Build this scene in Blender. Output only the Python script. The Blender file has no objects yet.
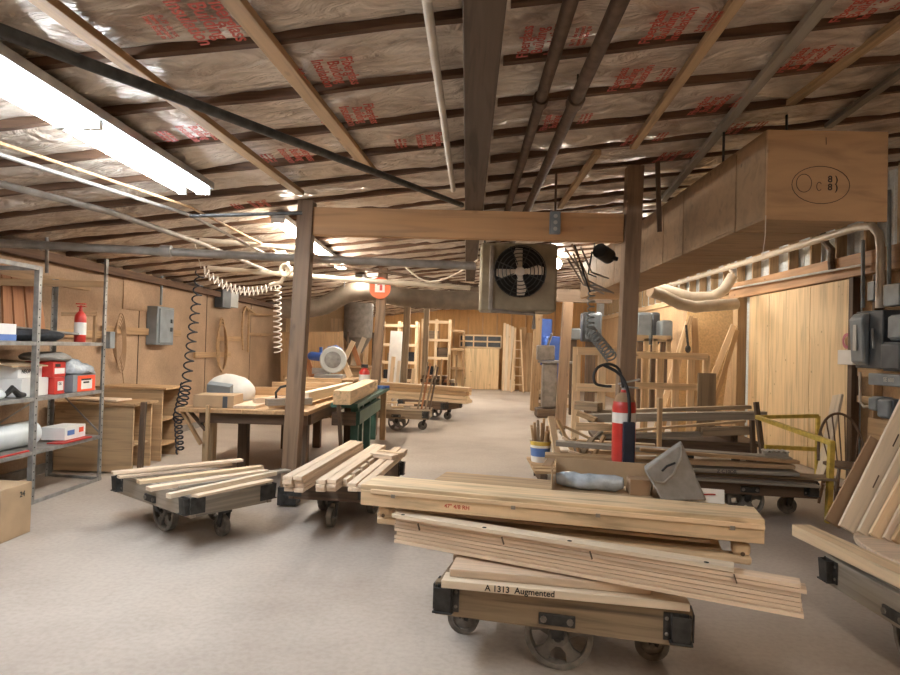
EXPOSURE = 0.6
import bpy, bmesh, math, random
from mathutils import Vector, Matrix, Euler, noise
random.seed(7)
PI = math.pi
V = Vector
C = bpy.context.scene.collection
FPX = 640.0
CAM = V((0, 0, 1.55))
ROT = (Euler((0, 0, math.radians(1.43))).to_matrix() @ Euler((math.radians(90.94), 0, 0)).to_matrix()
       @ Euler((0, 0, math.radians(1.55))).to_matrix())
def ray(px, py):
    return ROT @ V(((px - 450) / FPX, -(py - 337.5) / FPX, -1))
def P(px, py, Y):                     # point at distance Y down the room
    d = ray(px, py); return CAM + d * (Y / d.y)
def F(px, py, z=0.0):                 # point at height z
    d = ray(px, py); return CAM + d * ((z - CAM.z) / d.z)
def WX(px, py, x):                    # point on a side wall
    d = ray(px, py); return CAM + d * (x / d.x)
SL, Z0 = 0.13, 3.21
def ceil_z(x): return Z0 + SL * x
def PC(px, py, off=0.0):              # point on the sloped roof plane
    d = ray(px, py); t = (Z0 + off - CAM.z) / (d.z - SL * d.x); return CAM + d * t

# ------------------------------------------------------------------ materials
def newmat(name):
    m = bpy.data.materials.new(name); m.use_nodes = True
    nt = m.node_tree; return m, nt, nt.nodes['Principled BSDF']
def N(nt, t, **kw):
    n = nt.nodes.new(t)
    for k, v in kw.items(): setattr(n, k, v)
    return n
def ramp(nt, stops):
    r = N(nt, 'ShaderNodeValToRGB'); e = r.color_ramp.elements
    while len(e) < len(stops): e.new(0.5)
    for i, (p, c) in enumerate(stops): e[i].position = p; e[i].color = (*c, 1)
    return r
def mul(c, k): return tuple(min(1, x * k) for x in c)
def wood(name, c, var=0.35, rough=0.65, scale=(1.2, 22, 22), rnd=0.12, bump=0.25, knots=True):
    m, nt, b = newmat(name); L = nt.links.new
    tc = N(nt, 'ShaderNodeTexCoord'); oi = N(nt, 'ShaderNodeObjectInfo')
    add = N(nt, 'ShaderNodeVectorMath', operation='ADD'); L(tc.outputs['Object'], add.inputs[0])
    sc = N(nt, 'ShaderNodeVectorMath', operation='SCALE'); cx = N(nt, 'ShaderNodeCombineXYZ')
    L(oi.outputs['Random'], cx.inputs[0]); L(oi.outputs['Random'], cx.inputs[1]); L(oi.outputs['Random'], cx.inputs[2])
    L(cx.outputs[0], sc.inputs[0]); sc.inputs['Scale'].default_value = 37.0; L(sc.outputs[0], add.inputs[1])
    mp = N(nt, 'ShaderNodeMapping'); mp.inputs['Scale'].default_value = scale; L(add.outputs[0], mp.inputs[0])
    n1 = N(nt, 'ShaderNodeTexNoise'); n1.inputs['Scale'].default_value = 1.0; n1.inputs['Detail'].default_value = 7; n1.inputs['Distortion'].default_value = 0.9
    L(mp.outputs[0], n1.inputs['Vector'])
    r = ramp(nt, [(0.3, mul(c, 1 - var)), (0.5, c), (0.72, mul(c, 1 + var * 0.45))]); L(n1.outputs['Fac'], r.inputs[0])
    out = r.outputs[0]
    if knots:
        mp2 = N(nt, 'ShaderNodeMapping'); mp2.inputs['Scale'].default_value = (2.2, 5, 5); L(add.outputs[0], mp2.inputs[0])
        vo = N(nt, 'ShaderNodeTexVoronoi'); vo.inputs['Scale'].default_value = 1.0; L(mp2.outputs[0], vo.inputs['Vector'])
        kr = ramp(nt, [(0.03, (0.35, 0.3, 0.25)), (0.11, (1, 1, 1))]); L(vo.outputs['Distance'], kr.inputs[0])
        mx = N(nt, 'ShaderNodeMix', data_type='RGBA', blend_type='MULTIPLY'); mx.inputs[0].default_value = 0.75
        L(out, mx.inputs[6]); L(kr.outputs[0], mx.inputs[7]); out = mx.outputs[2]
    hs = N(nt, 'ShaderNodeHueSaturation'); mr = N(nt, 'ShaderNodeMapRange')
    mr.inputs['To Min'].default_value = 1 - rnd; mr.inputs['To Max'].default_value = 1 + rnd
    L(oi.outputs['Random'], mr.inputs['Value']); L(mr.outputs[0], hs.inputs['Value']); L(out, hs.inputs['Color'])
    L(hs.outputs[0], b.inputs['Base Color']); b.inputs['Roughness'].default_value = rough
    bp = N(nt, 'ShaderNodeBump'); bp.inputs['Strength'].default_value = bump; bp.inputs['Distance'].default_value = 0.004
    L(n1.outputs['Fac'], bp.inputs['Height']); L(bp.outputs[0], b.inputs['Normal'])
    return m
def plain(name, c, rough=0.5, metal=0.0, var=0.2, nscale=9.0, bump=0.1, emit=None, strength=0, trans=0):
    m, nt, b = newmat(name); L = nt.links.new
    tc = N(nt, 'ShaderNodeTexCoord'); n1 = N(nt, 'ShaderNodeTexNoise')
    n1.inputs['Scale'].default_value = nscale; n1.inputs['Detail'].default_value = 6
    L(tc.outputs['Object'], n1.inputs['Vector'])
    r = ramp(nt, [(0.3, mul(c, 1 - var)), (0.7, mul(c, 1 + var))]); L(n1.outputs['Fac'], r.inputs[0])
    L(r.outputs[0], b.inputs['Base Color']); b.inputs['Roughness'].default_value = rough; b.inputs['Metallic'].default_value = metal
    if bump:
        bp = N(nt, 'ShaderNodeBump'); bp.inputs['Strength'].default_value = bump; bp.inputs['Distance'].default_value = 0.01
        L(n1.outputs['Fac'], bp.inputs['Height']); L(bp.outputs[0], b.inputs['Normal'])
    if emit:
        b.inputs['Emission Color'].default_value = (*emit, 1); b.inputs['Emission Strength'].default_value = strength
    if trans: b.inputs['Transmission Weight'].default_value = trans
    return m
M = dict(
    pine=wood('pine', (0.76, 0.57, 0.36), 0.28, rnd=0.06),
    pale=wood('pale_wood', (0.72, 0.56, 0.41), 0.22, rnd=0.08, knots=False),
    honey=wood('honey_pine', (0.76, 0.56, 0.34), 0.46, rnd=0.05, scale=(1.6, 16, 16)),
    white_wood=wood('whitewood', (0.72, 0.60, 0.45), 0.18, rnd=0.06, knots=False),
    tan=wood('tan_wood', (0.46, 0.31, 0.17), 0.35),
    old=wood('weathered_wood', (0.30, 0.22, 0.14), 0.4),
    greyw=wood('grey_weathered_wood', (0.30, 0.26, 0.21), 0.35, knots=False),
    rail=wood('worn_rail_wood', (0.27, 0.20, 0.125), 0.6, rough=0.8, bump=0.5),
    dark=wood('dark_wood', (0.12, 0.075, 0.045), 0.5),
    joist=wood('rough_joist', (0.13, 0.07, 0.04), 0.5, rough=0.85, bump=0.8),
    post=wood('post_wood', (0.235, 0.15, 0.09), 0.45, scale=(1, 14, 14)),
    beam=wood('beam_wood', (0.50, 0.28, 0.13), 0.32, scale=(0.7, 12, 12)),
    grime=wood('dusty_beam', (0.115, 0.08, 0.055), 0.4, rough=0.9, knots=False),
    furring=wood('furring_pine', (0.42, 0.26, 0.13), 0.3),
    cherry=wood('red_brown_wood', (0.40, 0.17, 0.07), 0.35),
    chairw=wood('chair_brown', (0.15, 0.085, 0.045), 0.3, rough=0.45, knots=False),
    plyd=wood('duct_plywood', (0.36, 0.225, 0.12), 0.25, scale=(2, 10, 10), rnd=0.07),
    plyd_lit=wood('duct_plywood_lit_front', (0.52, 0.33, 0.18), 0.25, scale=(2, 10, 10), rnd=0.03),  # duct plywood lightened, the light on the front face put into its colour
    plyf=wood('pale_plywood', (0.76, 0.56, 0.32), 0.28, scale=(14, 14, 1.0), rnd=0.04),
    iron=plain('black_iron', (0.055, 0.053, 0.05), 0.5, 0.5, 0.4, 20, 0.3),
    cast=plain('dusty_cast_iron', (0.21, 0.19, 0.165), 0.65, 0.35, 0.4, 14, 0.3),
    steel=plain('grey_steel', (0.33, 0.33, 0.32), 0.45, 0.6, 0.25, 12, 0.1),
    galv=plain('galvanised', (0.45, 0.46, 0.46), 0.4, 0.7, 0.2, 8, 0.1),
    shelfm=plain('shelf_steel', (0.30, 0.29, 0.27), 0.5, 0.45, 0.3, 10, 0.1),
    gbox=plain('grey_enamel', (0.22, 0.25, 0.27), 0.45, 0.0, 0.15, 7, 0.03),
    dbox=plain('dark_grey_enamel', (0.075, 0.085, 0.095), 0.4, 0.0, 0.25, 7, 0.05),
    lbox=plain('pale_grey_enamel', (0.50, 0.50, 0.47), 0.45, 0.0, 0.1, 7, 0.03),
    pvc=plain('cream_pipe', (0.60, 0.52, 0.42), 0.4, 0, 0.15, 5, 0.03),
    dust=plain('dusty_grey_pipe', (0.27, 0.24, 0.21), 0.55, 0.2, 0.25, 9, 0.05),
    brownpipe=plain('brown_iron_pipe', (0.13, 0.085, 0.06), 0.6, 0.4, 0.3, 14, 0.2),
    ductm=plain('dusty_duct', (0.24, 0.195, 0.15), 0.5, 0.35, 0.2, 6, 0.05),
    heater=plain('heater_enamel', (0.30, 0.25, 0.17), 0.5, 0.1, 0.25, 5, 0.05),
    red=plain('red_paint', (0.52, 0.035, 0.025), 0.35, 0, 0.15, 6, 0.02),
    orange=plain('orange_sign', (0.80, 0.15, 0.04), 0.5, 0, 0.05, 6, 0),
    orangered=plain('orange_red_print', (0.85, 0.09, 0.03), 0.5, 0, 0.05, 6, 0),
    white=plain('white_paint', (0.78, 0.76, 0.72), 0.5, 0, 0.06, 6, 0.02),
    bluep=plain('blue_print', (0.10, 0.19, 0.45), 0.5, 0, 0.1, 6, 0.02),
    blue=plain('blue_machine_paint', (0.04, 0.10, 0.36), 0.4, 0, 0.15, 5, 0.02),
    navy=plain('navy_label', (0.012, 0.018, 0.035), 0.35, 0, 0.2, 8, 0),
    yellow=plain('yellow_paint', (0.55, 0.39, 0.07), 0.5, 0, 0.25, 14, 0.1),
    green=plain('green_machine_paint', (0.05, 0.13, 0.10), 0.5, 0.1, 0.25, 8, 0.05),
    card=plain('cardboard', (0.42, 0.29, 0.17), 0.8, 0, 0.12, 5, 0.05),
    carddk=plain('brown_cardboard', (0.33, 0.21, 0.12), 0.8, 0, 0.12, 5, 0.05),
    greyfab=plain('grey_canvas', (0.27, 0.25, 0.225), 0.85, 0, 0.15, 20, 0.2),
    darkfab=plain('dark_cloth', (0.03, 0.033, 0.04), 0.9, 0, 0.3, 20, 0.3),
    plastic=plain('grey_film', (0.40, 0.45, 0.50), 0.22, 0, 0.35, 14, 0.8),
    clear=plain('pale_film', (0.66, 0.70, 0.70), 0.25, 0, 0.12, 4, 0.3),
    bagwhite=plain('white_sack', (0.62, 0.60, 0.56), 0.5, 0, 0.1, 8, 0.4),
    rubber=plain('black_rubber', (0.02, 0.02, 0.02), 0.6, 0, 0.3, 10, 0.1),
    cablew=plain('pale_cable', (0.62, 0.56, 0.50), 0.5, 0, 0.1, 10, 0),
    inkred=plain('red_ink', (0.50, 0.075, 0.045), 0.5, 0, 0.25, 30, 0),
    ink=plain('black_ink', (0.02, 0.018, 0.015), 0.6, 0, 0.2, 30, 0),
    hole=plain('dark_opening', (0.012, 0.01, 0.008), 0.9, 0, 0.2, 5, 0),
    reflector=plain('white_reflector', (0.70, 0.74, 0.80), 0.3, 0, 0.03, 4, 0),
    tube=plain('lit_tube', (0.9, 0.9, 0.9), 0.5, 0, 0, 4, 0, (1.0, 0.92, 0.80), 75),
    tubec=plain('lit_cool_tube', (0.9, 0.9, 0.9), 0.5, 0, 0, 4, 0, (0.84, 0.92, 1.0), 58),
    bulb=plain('lit_bulb', (0.9, 0.9, 0.9), 0.5, 0, 0, 4, 0, (1.0, 0.9, 0.75), 160),
    osb=plain('osb_board', (0.62, 0.42, 0.21), 0.7, 0, 0.16, 28, 0.1),
    bluefilm=plain('blue_plastic_bag', (0.03, 0.10, 0.40), 0.3, 0, 0.3, 12, 0.4),
    sticker=plain('pink_sticker', (0.6, 0.16, 0.2), 0.5, 0, 0.1, 5, 0),
)
# ---- setting materials
def mat_floor():
    m, nt, b = newmat('concrete_floor'); L = nt.links.new
    tc = N(nt, 'ShaderNodeTexCoord')
    n1 = N(nt, 'ShaderNodeTexNoise'); n1.inputs['Scale'].default_value = 0.55; n1.inputs['Detail'].default_value = 8; n1.inputs['Roughness'].default_value = 0.6
    n2 = N(nt, 'ShaderNodeTexNoise'); n2.inputs['Scale'].default_value = 30; n2.inputs['Detail'].default_value = 8
    L(tc.outputs['Object'], n1.inputs['Vector']); L(tc.outputs['Object'], n2.inputs['Vector'])
    r1 = ramp(nt, [(0.32, (0.37, 0.305, 0.255)), (0.5, (0.46, 0.395, 0.335)), (0.68, (0.53, 0.465, 0.40))]); L(n1.outputs['Fac'], r1.inputs[0])
    r2 = ramp(nt, [(0.3, (0.88, 0.87, 0.86)), (0.6, (1.0, 1.0, 1.0))]); L(n2.outputs['Fac'], r2.inputs[0])
    mx = N(nt, 'ShaderNodeMix', data_type='RGBA', blend_type='MULTIPLY'); mx.inputs[0].default_value = 1.0
    L(r1.outputs[0], mx.inputs[6]); L(r2.outputs[0], mx.inputs[7]); L(mx.outputs[2], b.inputs['Base Color'])
    b.inputs['Roughness'].default_value = 0.62
    bp = N(nt, 'ShaderNodeBump'); bp.inputs['Strength'].default_value = 0.12; bp.inputs['Distance'].default_value = 0.01
    L(n2.outputs['Fac'], bp.inputs['Height']); L(bp.outputs[0], b.inputs['Normal'])
    return m
def mat_film():
    m, nt, b = newmat('insulation_facing'); L = nt.links.new
    tc = N(nt, 'ShaderNodeTexCoord')
    mp = N(nt, 'ShaderNodeMapping'); mp.inputs['Scale'].default_value = (1.0, 2.2, 1.0); L(tc.outputs['Object'], mp.inputs[0])
    n1 = N(nt, 'ShaderNodeTexNoise'); n1.inputs['Scale'].default_value = 2.2; n1.inputs['Detail'].default_value = 7; n1.inputs['Distortion'].default_value = 1.5
    n2 = N(nt, 'ShaderNodeTexNoise'); n2.inputs['Scale'].default_value = 4.4; n2.inputs['Detail'].default_value = 3.2; n2.inputs['Distortion'].default_value = 1.0
    L(mp.outputs[0], n1.inputs['Vector']); L(mp.outputs[0], n2.inputs['Vector'])
    r = ramp(nt, [(0.3, (0.42, 0.33, 0.26)), (0.5, (0.66, 0.57, 0.48)), (0.7, (0.80, 0.72, 0.63))]); L(n1.outputs['Fac'], r.inputs[0])
    L(r.outputs[0], b.inputs['Base Color']); b.inputs['Roughness'].default_value = 0.30; b.inputs['Metallic'].default_value = 0.3
    bp = N(nt, 'ShaderNodeBump'); bp.inputs['Strength'].default_value = 0.75; bp.inputs['Distance'].default_value = 0.12
    L(n2.outputs['Fac'], bp.inputs['Height']); L(bp.outputs[0], b.inputs['Normal'])
    return m
def mat_wall(name, c, var, scale, rough=0.75):
    m, nt, b = newmat(name); L = nt.links.new
    tc = N(nt, 'ShaderNodeTexCoord'); mp = N(nt, 'ShaderNodeMapping'); mp.inputs['Scale'].default_value = scale; L(tc.outputs['Object'], mp.inputs[0])
    n1 = N(nt, 'ShaderNodeTexNoise'); n1.inputs['Scale'].default_value = 1; n1.inputs['Detail'].default_value = 8; n1.inputs['Roughness'].default_value = 0.65
    L(mp.outputs[0], n1.inputs['Vector'])
    n2 = N(nt, 'ShaderNodeTexNoise'); n2.inputs['Scale'].default_value = 40; n2.inputs['Detail'].default_value = 4; L(tc.outputs['Object'], n2.inputs['Vector'])
    r = ramp(nt, [(0.3, mul(c, 1 - var)), (0.5, c), (0.7, mul(c, 1 + var))]); L(n1.outputs['Fac'], r.inputs[0])
    r2 = ramp(nt, [(0.35, (0.8, 0.78, 0.75)), (0.6, (1, 1, 1))]); L(n2.outputs['Fac'], r2.inputs[0])
    mx = N(nt, 'ShaderNodeMix', data_type='RGBA', blend_type='MULTIPLY'); mx.inputs[0].default_value = 0.7
    L(r.outputs[0], mx.inputs[6]); L(r2.outputs[0], mx.inputs[7]); L(mx.outputs[2], b.inputs['Base Color'])
    b.inputs['Roughness'].default_value = rough
    return m
M['floor'] = mat_floor(); M['film'] = mat_film()
M['wall'] = mat_wall('brown_board_wall', (0.40, 0.265, 0.165), 0.22, (1, 1.2, 1.2))
M['backw'] = mat_wall('orange_pine_wall', (0.56, 0.31, 0.12), 0.22, (9, 9, 0.7))
M['siding'] = mat_wall('metal_siding', (0.62, 0.66, 0.68), 0.15, (2, 2, 2), 0.45)
M['palew'] = mat_wall('pale_board_wall', (0.62, 0.44, 0.26), 0.15, (3, 3, 1))
M['plyw'] = mat_wall('plywood_wall', (0.46, 0.29, 0.15), 0.2, (3, 3, 1))

# ------------------------------------------------------------------ mesh builder
class MB:
    def __init__(s): s.bm = bmesh.new()
    def box(s, c, size, rot=None):
        m = Matrix.Translation(V(c)) @ (rot.to_4x4() if rot else Matrix()) @ Matrix.Diagonal((*size, 1))
        bmesh.ops.create_cube(s.bm, size=1, matrix=m); return s
    def bar(s, p0, p1, w, t, up=V((0, 0, 1))):
        p0, p1 = V(p0), V(p1); m = frame(p0, p1, up)
        m = Matrix.Translation((p0 + p1) / 2) @ m.to_4x4() @ Matrix.Diagonal(((p1 - p0).length, w, t, 1))
        bmesh.ops.create_cube(s.bm, size=1, matrix=m); return s
    def cyl(s, p0, p1, r, r2=None, n=14):
        p0, p1 = V(p0), V(p1); d = p1 - p0
        q = d.to_track_quat('Z', 'Y').to_matrix().to_4x4()
        bmesh.ops.create_cone(s.bm, cap_ends=True, segments=n, radius1=r, radius2=r if r2 is None else r2, depth=d.length,
                              matrix=Matrix.Translation((p0 + p1) / 2) @ q); return s
    def sph(s, c, r, sc=(1, 1, 1), n=12):
        bmesh.ops.create_uvsphere(s.bm, u_segments=n, v_segments=max(6, n // 2), radius=r,
                                  matrix=Matrix.Translation(V(c)) @ Matrix.Diagonal((*sc, 1))); return s
    def tube(s, pts, r, n=8, closed=False):
        pts = [V(p) for p in pts]; rings = []; N_ = len(pts); a = None
        for i, p in enumerate(pts):
            if closed: t = pts[(i + 1) % N_] - pts[i - 1]
            else: t = pts[min(i + 1, N_ - 1)] - pts[max(i - 1, 0)]
            t.normalize()
            if a is None: a = t.orthogonal().normalized()
            a = (a - t * a.dot(t)); a = a.normalized() if a.length > 1e-6 else t.orthogonal().normalized()
            b = t.cross(a)
            rr = r[i] if isinstance(r, (list, tuple)) else r
            rings.append([s.bm.verts.new(p + (a * math.cos(2 * PI * k / n) + b * math.sin(2 * PI * k / n)) * rr) for k in range(n)])
        m = N_ if closed else N_ - 1
        for i in range(m):
            A, B = rings[i], rings[(i + 1) % N_]
            for k in range(n): s.bm.faces.new((A[k], A[(k + 1) % n], B[(k + 1) % n], B[k]))
        if not closed:
            s.bm.faces.new(rings[0][::-1]); s.bm.faces.new(rings[-1])
        return s
    def lathe(s, prof, n=20, mat=Matrix()):
        rings = []
        for r, z in prof:
            rings.append([s.bm.verts.new(mat @ V((r * math.cos(2 * PI * k / n), r * math.sin(2 * PI * k / n), z))) for k in range(n)])
        for A, B in zip(rings, rings[1:]):
            for k in range(n): s.bm.faces.new((A[k], A[(k + 1) % n], B[(k + 1) % n], B[k]))
        return s
    def ring(s, ro, ri, h, n=24, mat=Matrix()):
        prof = [(ri, -h / 2), (ro, -h / 2), (ro, h / 2), (ri, h / 2), (ri, -h / 2)]
        return s.lathe(prof, n, mat)
    def prism(s, poly, h, mat=Matrix()):
        a = [s.bm.verts.new(mat @ V((x, y, 0))) for x, y in poly]; b = [s.bm.verts.new(mat @ V((x, y, h))) for x, y in poly]
        s.bm.faces.new(a[::-1]); s.bm.faces.new(b); n = len(poly)
        for i in range(n): s.bm.faces.new((a[i], a[(i + 1) % n], b[(i + 1) % n], b[i]))
        return s
    def quad(s, pts):
        s.bm.faces.new([s.bm.verts.new(V(p)) for p in pts]); return s
    def build(s, name, mat, parent=None, bevel=0, mw=None):
        bmesh.ops.recalc_face_normals(s.bm, faces=s.bm.faces)
        me = bpy.data.meshes.new(name); s.bm.to_mesh(me); s.bm.free()
        for p in me.polygons: p.use_smooth = True
        me.set_sharp_from_angle(angle=math.radians(38))
        me.materials.append(M[mat] if isinstance(mat, str) else mat)
        return link(name, me, parent, bevel, mw)
def frame(p0, p1, up=V((0, 0, 1))):
    x = (p1 - p0).normalized(); y = V(up).cross(x)
    if y.length < 1e-4: y = V((0, 1, 0)).cross(x)
    if y.length < 1e-4: y = V((1, 0, 0))
    y.normalize(); z = x.cross(y)
    return Matrix((x, y, z)).transposed()
def link(name, me, parent=None, bevel=0, mw=None):
    o = bpy.data.objects.new(name, me); C.objects.link(o)
    if mw is not None: o.matrix_basis = mw
    if parent is not None:
        o.parent = parent
        q = parent
        inv = Matrix()
        chain = []
        while q is not None:
            chain.append(q); q = q.parent
        w = Matrix()
        for q in reversed(chain): w = w @ q.matrix_parent_inverse @ q.matrix_basis
        o.matrix_parent_inverse = w.inverted()
    if bevel:
        b = o.modifiers.new('bevel', 'BEVEL'); b.width = bevel; b.segments = 2; b.limit_method = 'ANGLE'
    return o
def tag(o, label, cat, group=None, kind=None):
    if label: o['label'] = label
    if cat: o['category'] = cat
    if group: o['group'] = group
    if kind: o['kind'] = kind
    return o
def struct(o): o['kind'] = 'structure'; return o
def thing(name, label, cat, loc=(0, 0, 0), group=None):
    o = bpy.data.objects.new(name, None); o.empty_display_size = 0.1; C.objects.link(o); o.location = loc
    return tag(o, label, cat, group)
def board(name, p0, p1, w, t, mat, parent=None, up=(0, 0, 1), bevel=0.003):
    """a straight board whose local X runs along its length"""
    p0, p1 = V(p0), V(p1); L_ = (p1 - p0).length
    mw = Matrix.Translation((p0 + p1) / 2) @ frame(p0, p1, V(up)).to_4x4()
    mb = MB(); mb.box((0, 0, 0), (L_, w, t))
    return mb.build(name, mat, parent, bevel, mw)
def text(name, s, size, mat, origin, xdir, ydir, parent=None, ext=0.0006, align='CENTER'):
    cu = bpy.data.curves.new(name, 'FONT'); cu.body = s; cu.size = size; cu.extrude = ext; cu.align_x = align; cu.align_y = 'CENTER'; cu.space_line = 0.85; cu.offset = size * 0.018
    o = bpy.data.objects.new(name, cu); C.objects.link(o)
    dg = bpy.context.evaluated_depsgraph_get(); me = bpy.data.meshes.new_from_object(o.evaluated_get(dg))
    bpy.data.objects.remove(o); me.materials.clear(); me.materials.append(M[mat])
    x = V(xdir).normalized(); z = x.cross(V(ydir)).normalized(); y = z.cross(x)
    mw = Matrix.Translation(V(origin)) @ Matrix((x, y, z)).transposed().to_4x4()
    return link(name, me, parent, 0, mw)
def kids(o): return [c for c in C.objects if c.parent == o]
def dup(o, label=None, group=None, loc=None, rz=None, mats=None, parent=None):
    c = o.copy(); C.objects.link(c)
    if parent: c.parent = parent
    if label: c['label'] = label
    if group: c['group'] = group
    if loc is not None: c.location = loc
    if rz is not None: c.rotation_euler = (0, 0, rz)
    for ch in kids(o):
        d = dup(ch, parent=c, mats=mats)
    if mats and o.type == 'MESH':
        k = o.name.split('.')[0]
        if k in mats:
            c.material_slots[0].link = 'OBJECT'; c.material_slots[0].material = M[mats[k]]
    return c
ORD = ['first', 'second', 'third', 'fourth', 'fifth', 'sixth', 'seventh', 'eighth', 'ninth', 'tenth', 'eleventh', 'twelfth',
       'thirteenth', 'fourteenth', 'fifteenth', 'sixteenth', 'seventeenth', 'eighteenth', 'nineteenth', 'twentieth']
def rowname(i, n):
    return 'top' if i == n - 1 else 'bottom' if i == 0 else ORD[i]
def helix(p0, p1, r, turns, n=12, sag=0, jit=0):
    p0, p1 = V(p0), V(p1); d = (p1 - p0); t = d.normalized(); a = t.orthogonal().normalized(); b = t.cross(a); out = []
    K = int(turns * n)
    for k in range(K + 1):
        u = k / K; th = 2 * PI * turns * u; rr = r * (1 + jit * math.sin(u * 23))
        out.append(p0 + d * u + V((0, 0, -sag * 4 * u * (1 - u))) + (a * math.cos(th) + b * math.sin(th)) * rr)
    return out

def sm(p, k=5):
    p = [V(q) for q in p]; out = []
    for i in range(len(p) - 1):
        a, b, c, d = p[max(i - 1, 0)], p[i], p[i + 1], p[min(i + 2, len(p) - 1)]
        for s in range(k):
            u = s / k; out.append(.5 * ((2 * b) + (c - a) * u + (2 * a - 5 * b + 4 * c - d) * u * u + (3 * b - a - 3 * c + d) * u ** 3))
    return out + [p[-1]]
def todown(a, b, z=0.006):
    """move the lower end of a leaning stick down its own line to the ground"""
    a, b = V(a), V(b); d = (b - a); t = (z - a.z) / d.z; return a + d * t, b
# ================================================================== THE ROOM
XL, XR, YB, YF = -4.82, 4.95, -3.0, 25.0
mb = MB(); mb.box((0.06, 11, -0.1), (10.4, 28.6, 0.2)); struct(mb.build('floor', 'floor'))
mb = MB(); mb.box((XL - 0.06, 11, 1.6), (0.12, 28.4, 3.4)); struct(mb.build('wall_left', 'wall'))
mb = MB(); mb.box((0.06, YF + 0.06, 2.0), (10.2, 0.12, 4.2)); struct(mb.build('wall_back', 'backw'))
mb = MB(); mb.box((0.06, YB - 0.06, 2.0), (10.2, 0.12, 4.2)); struct(mb.build('wall_front', 'plyw'))
# corrugated siding on the right
mb = MB(); bm = mb.bm; prev = None; y = -3.05
k = 0
while y < 25.1:
    x = XR + 0.10 + (0.012 if k % 4 in (0, 1) else -0.012)
    a, b = bm.verts.new((x, y, 0)), bm.verts.new((x, y, 4.3))
    c, d = bm.verts.new((x + 0.01, y, 0)), bm.verts.new((x + 0.01, y, 4.3))
    if prev: bm.faces.new((prev[0], a, b, prev[1])); bm.faces.new((prev[2], prev[3], d, c))
    prev = (a, b, c, d); y += 0.035 if k % 2 else 0.02; k += 1
struct(mb.build('wall_right', 'siding'))
# roof sheet: faced insulation sagging between the joists
J0, JS = 3.09, 0.635
mb = MB(); bm = mb.bm; nx, ny = 110, 560; grid = []
for j in range(ny + 1):
    y = YB - 0.02 + (YF - YB + 0.04) * j / ny; row = []
    for i in range(nx + 1):
        x = XL - 0.02 + (XR + 0.14 - XL) * i / nx
        j0 = J0 if x < 0.06 else J0 - 0.10
        u = ((y - j0) / JS) % 1.0
        w = abs(math.sin(PI * u)) ** 0.6
        z = ceil_z(x) + 0.0 - 0.055 * w
        z += 0.05 * noise.noise(V((x * 1.6, y * 2.4, 0))) * w + 0.032 * noise.noise(V((x * 5, y * 6.5, 3))) * w + 0.012 * noise.noise(V((x * 13, y * 13, 9))) * w
        row.append(bm.verts.new((x, y, z)))
    grid.append(row)
for j in range(ny):
    for i in range(nx): bm.faces.new((grid[j][i], grid[j][i + 1], grid[j + 1][i + 1], grid[j + 1][i]))
ceiling = struct(mb.build('ceiling', 'film'))
mb = MB(); mb.bar((XL - 0.1, 11, ceil_z(XL - 0.1) + 0.14), (XR + 0.3, 11, ceil_z(XR + 0.3) + 0.14), 28.4, 0.05); struct(mb.build('ceiling', 'dark'))
# printed lettering on the insulation facing
SPOTS = [((210, 14), 1.15), ((337, 65), 1), ((362, 114), 1), ((430, 137), .9), ((300, 153), 1), ((197, 125), .9), ((270, 207), .8),
         ((660, 32), -1), ((625, 82), -1), ((793, 63), -1), ((850, 12), -1), ((706, 104), -1), ((668, 152), -.9), ((547, 3), -1), ((552, 125), -.9), ((735, 122), -.9), ((640, 128), -.8)]
for (px, py), s in SPOTS:
    p = PC(px, py, -0.06); d = 1 if s > 0 else -1
    j0 = J0 if p.x < 0.06 else J0 - 0.10
    kk = math.floor((p.y - j0) / JS); p.y = j0 + JS * (kk + 0.5); p.z = ceil_z(p.x) - 0.098
    text('printed_lettering', 'Fiberglass\nBuilding\nInsulation', 0.088 * abs(s), 'inkred', p, (0, d, 0), (d, 0, d * SL), ceiling)
    q = p + V((-0.21 * d, 0, -0.21 * d * SL))
    text('printed_lettering', 'R-19  do not\nleave exposed\nkeep facing in', 0.036, 'inkred', q, (0, d, 0), (d, 0, d * SL), ceiling)
# joists
tn = 1
for k in range(-9, 35):
    y = J0 + JS * k
    for x0, x1, dy in ((XL + 0.02, -0.05, 0), (0.17, XR - 0.02, -0.10)):
        if y + dy > YF - .05: continue
        mb = MB(); L_ = x1 - x0; seg = 14; bm = mb.bm
        rings = []
        ang = math.atan(SL)
        for s in range(seg + 1):
            x = x0 + L_ * s / seg
            hgt = 0.095 + 0.02 * noise.noise(V((x * 1.3, k * 3.1, 0))); wd = 0.024 + 0.006 * noise.noise(V((x * 2, k, 5)))
            zt = ceil_z(x) + 0.035
            yo = y + dy + 0.012 * noise.noise(V((x, k * 2.0, 8)))
            rings.append([bm.verts.new(q) for q in ((x, yo - wd, zt), (x, yo + wd, zt), (x, yo + wd, zt - hgt), (x, yo - wd, zt - hgt))])
        for A, B in zip(rings, rings[1:]):
            for i in range(4): bm.faces.new((A[i], A[(i + 1) % 4], B[(i + 1) % 4], B[i]))
        bm.faces.new(rings[0]); bm.faces.new(rings[-1][::-1])
        struct(mb.build('trim_%d' % tn, 'joist')); tn += 1
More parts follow.
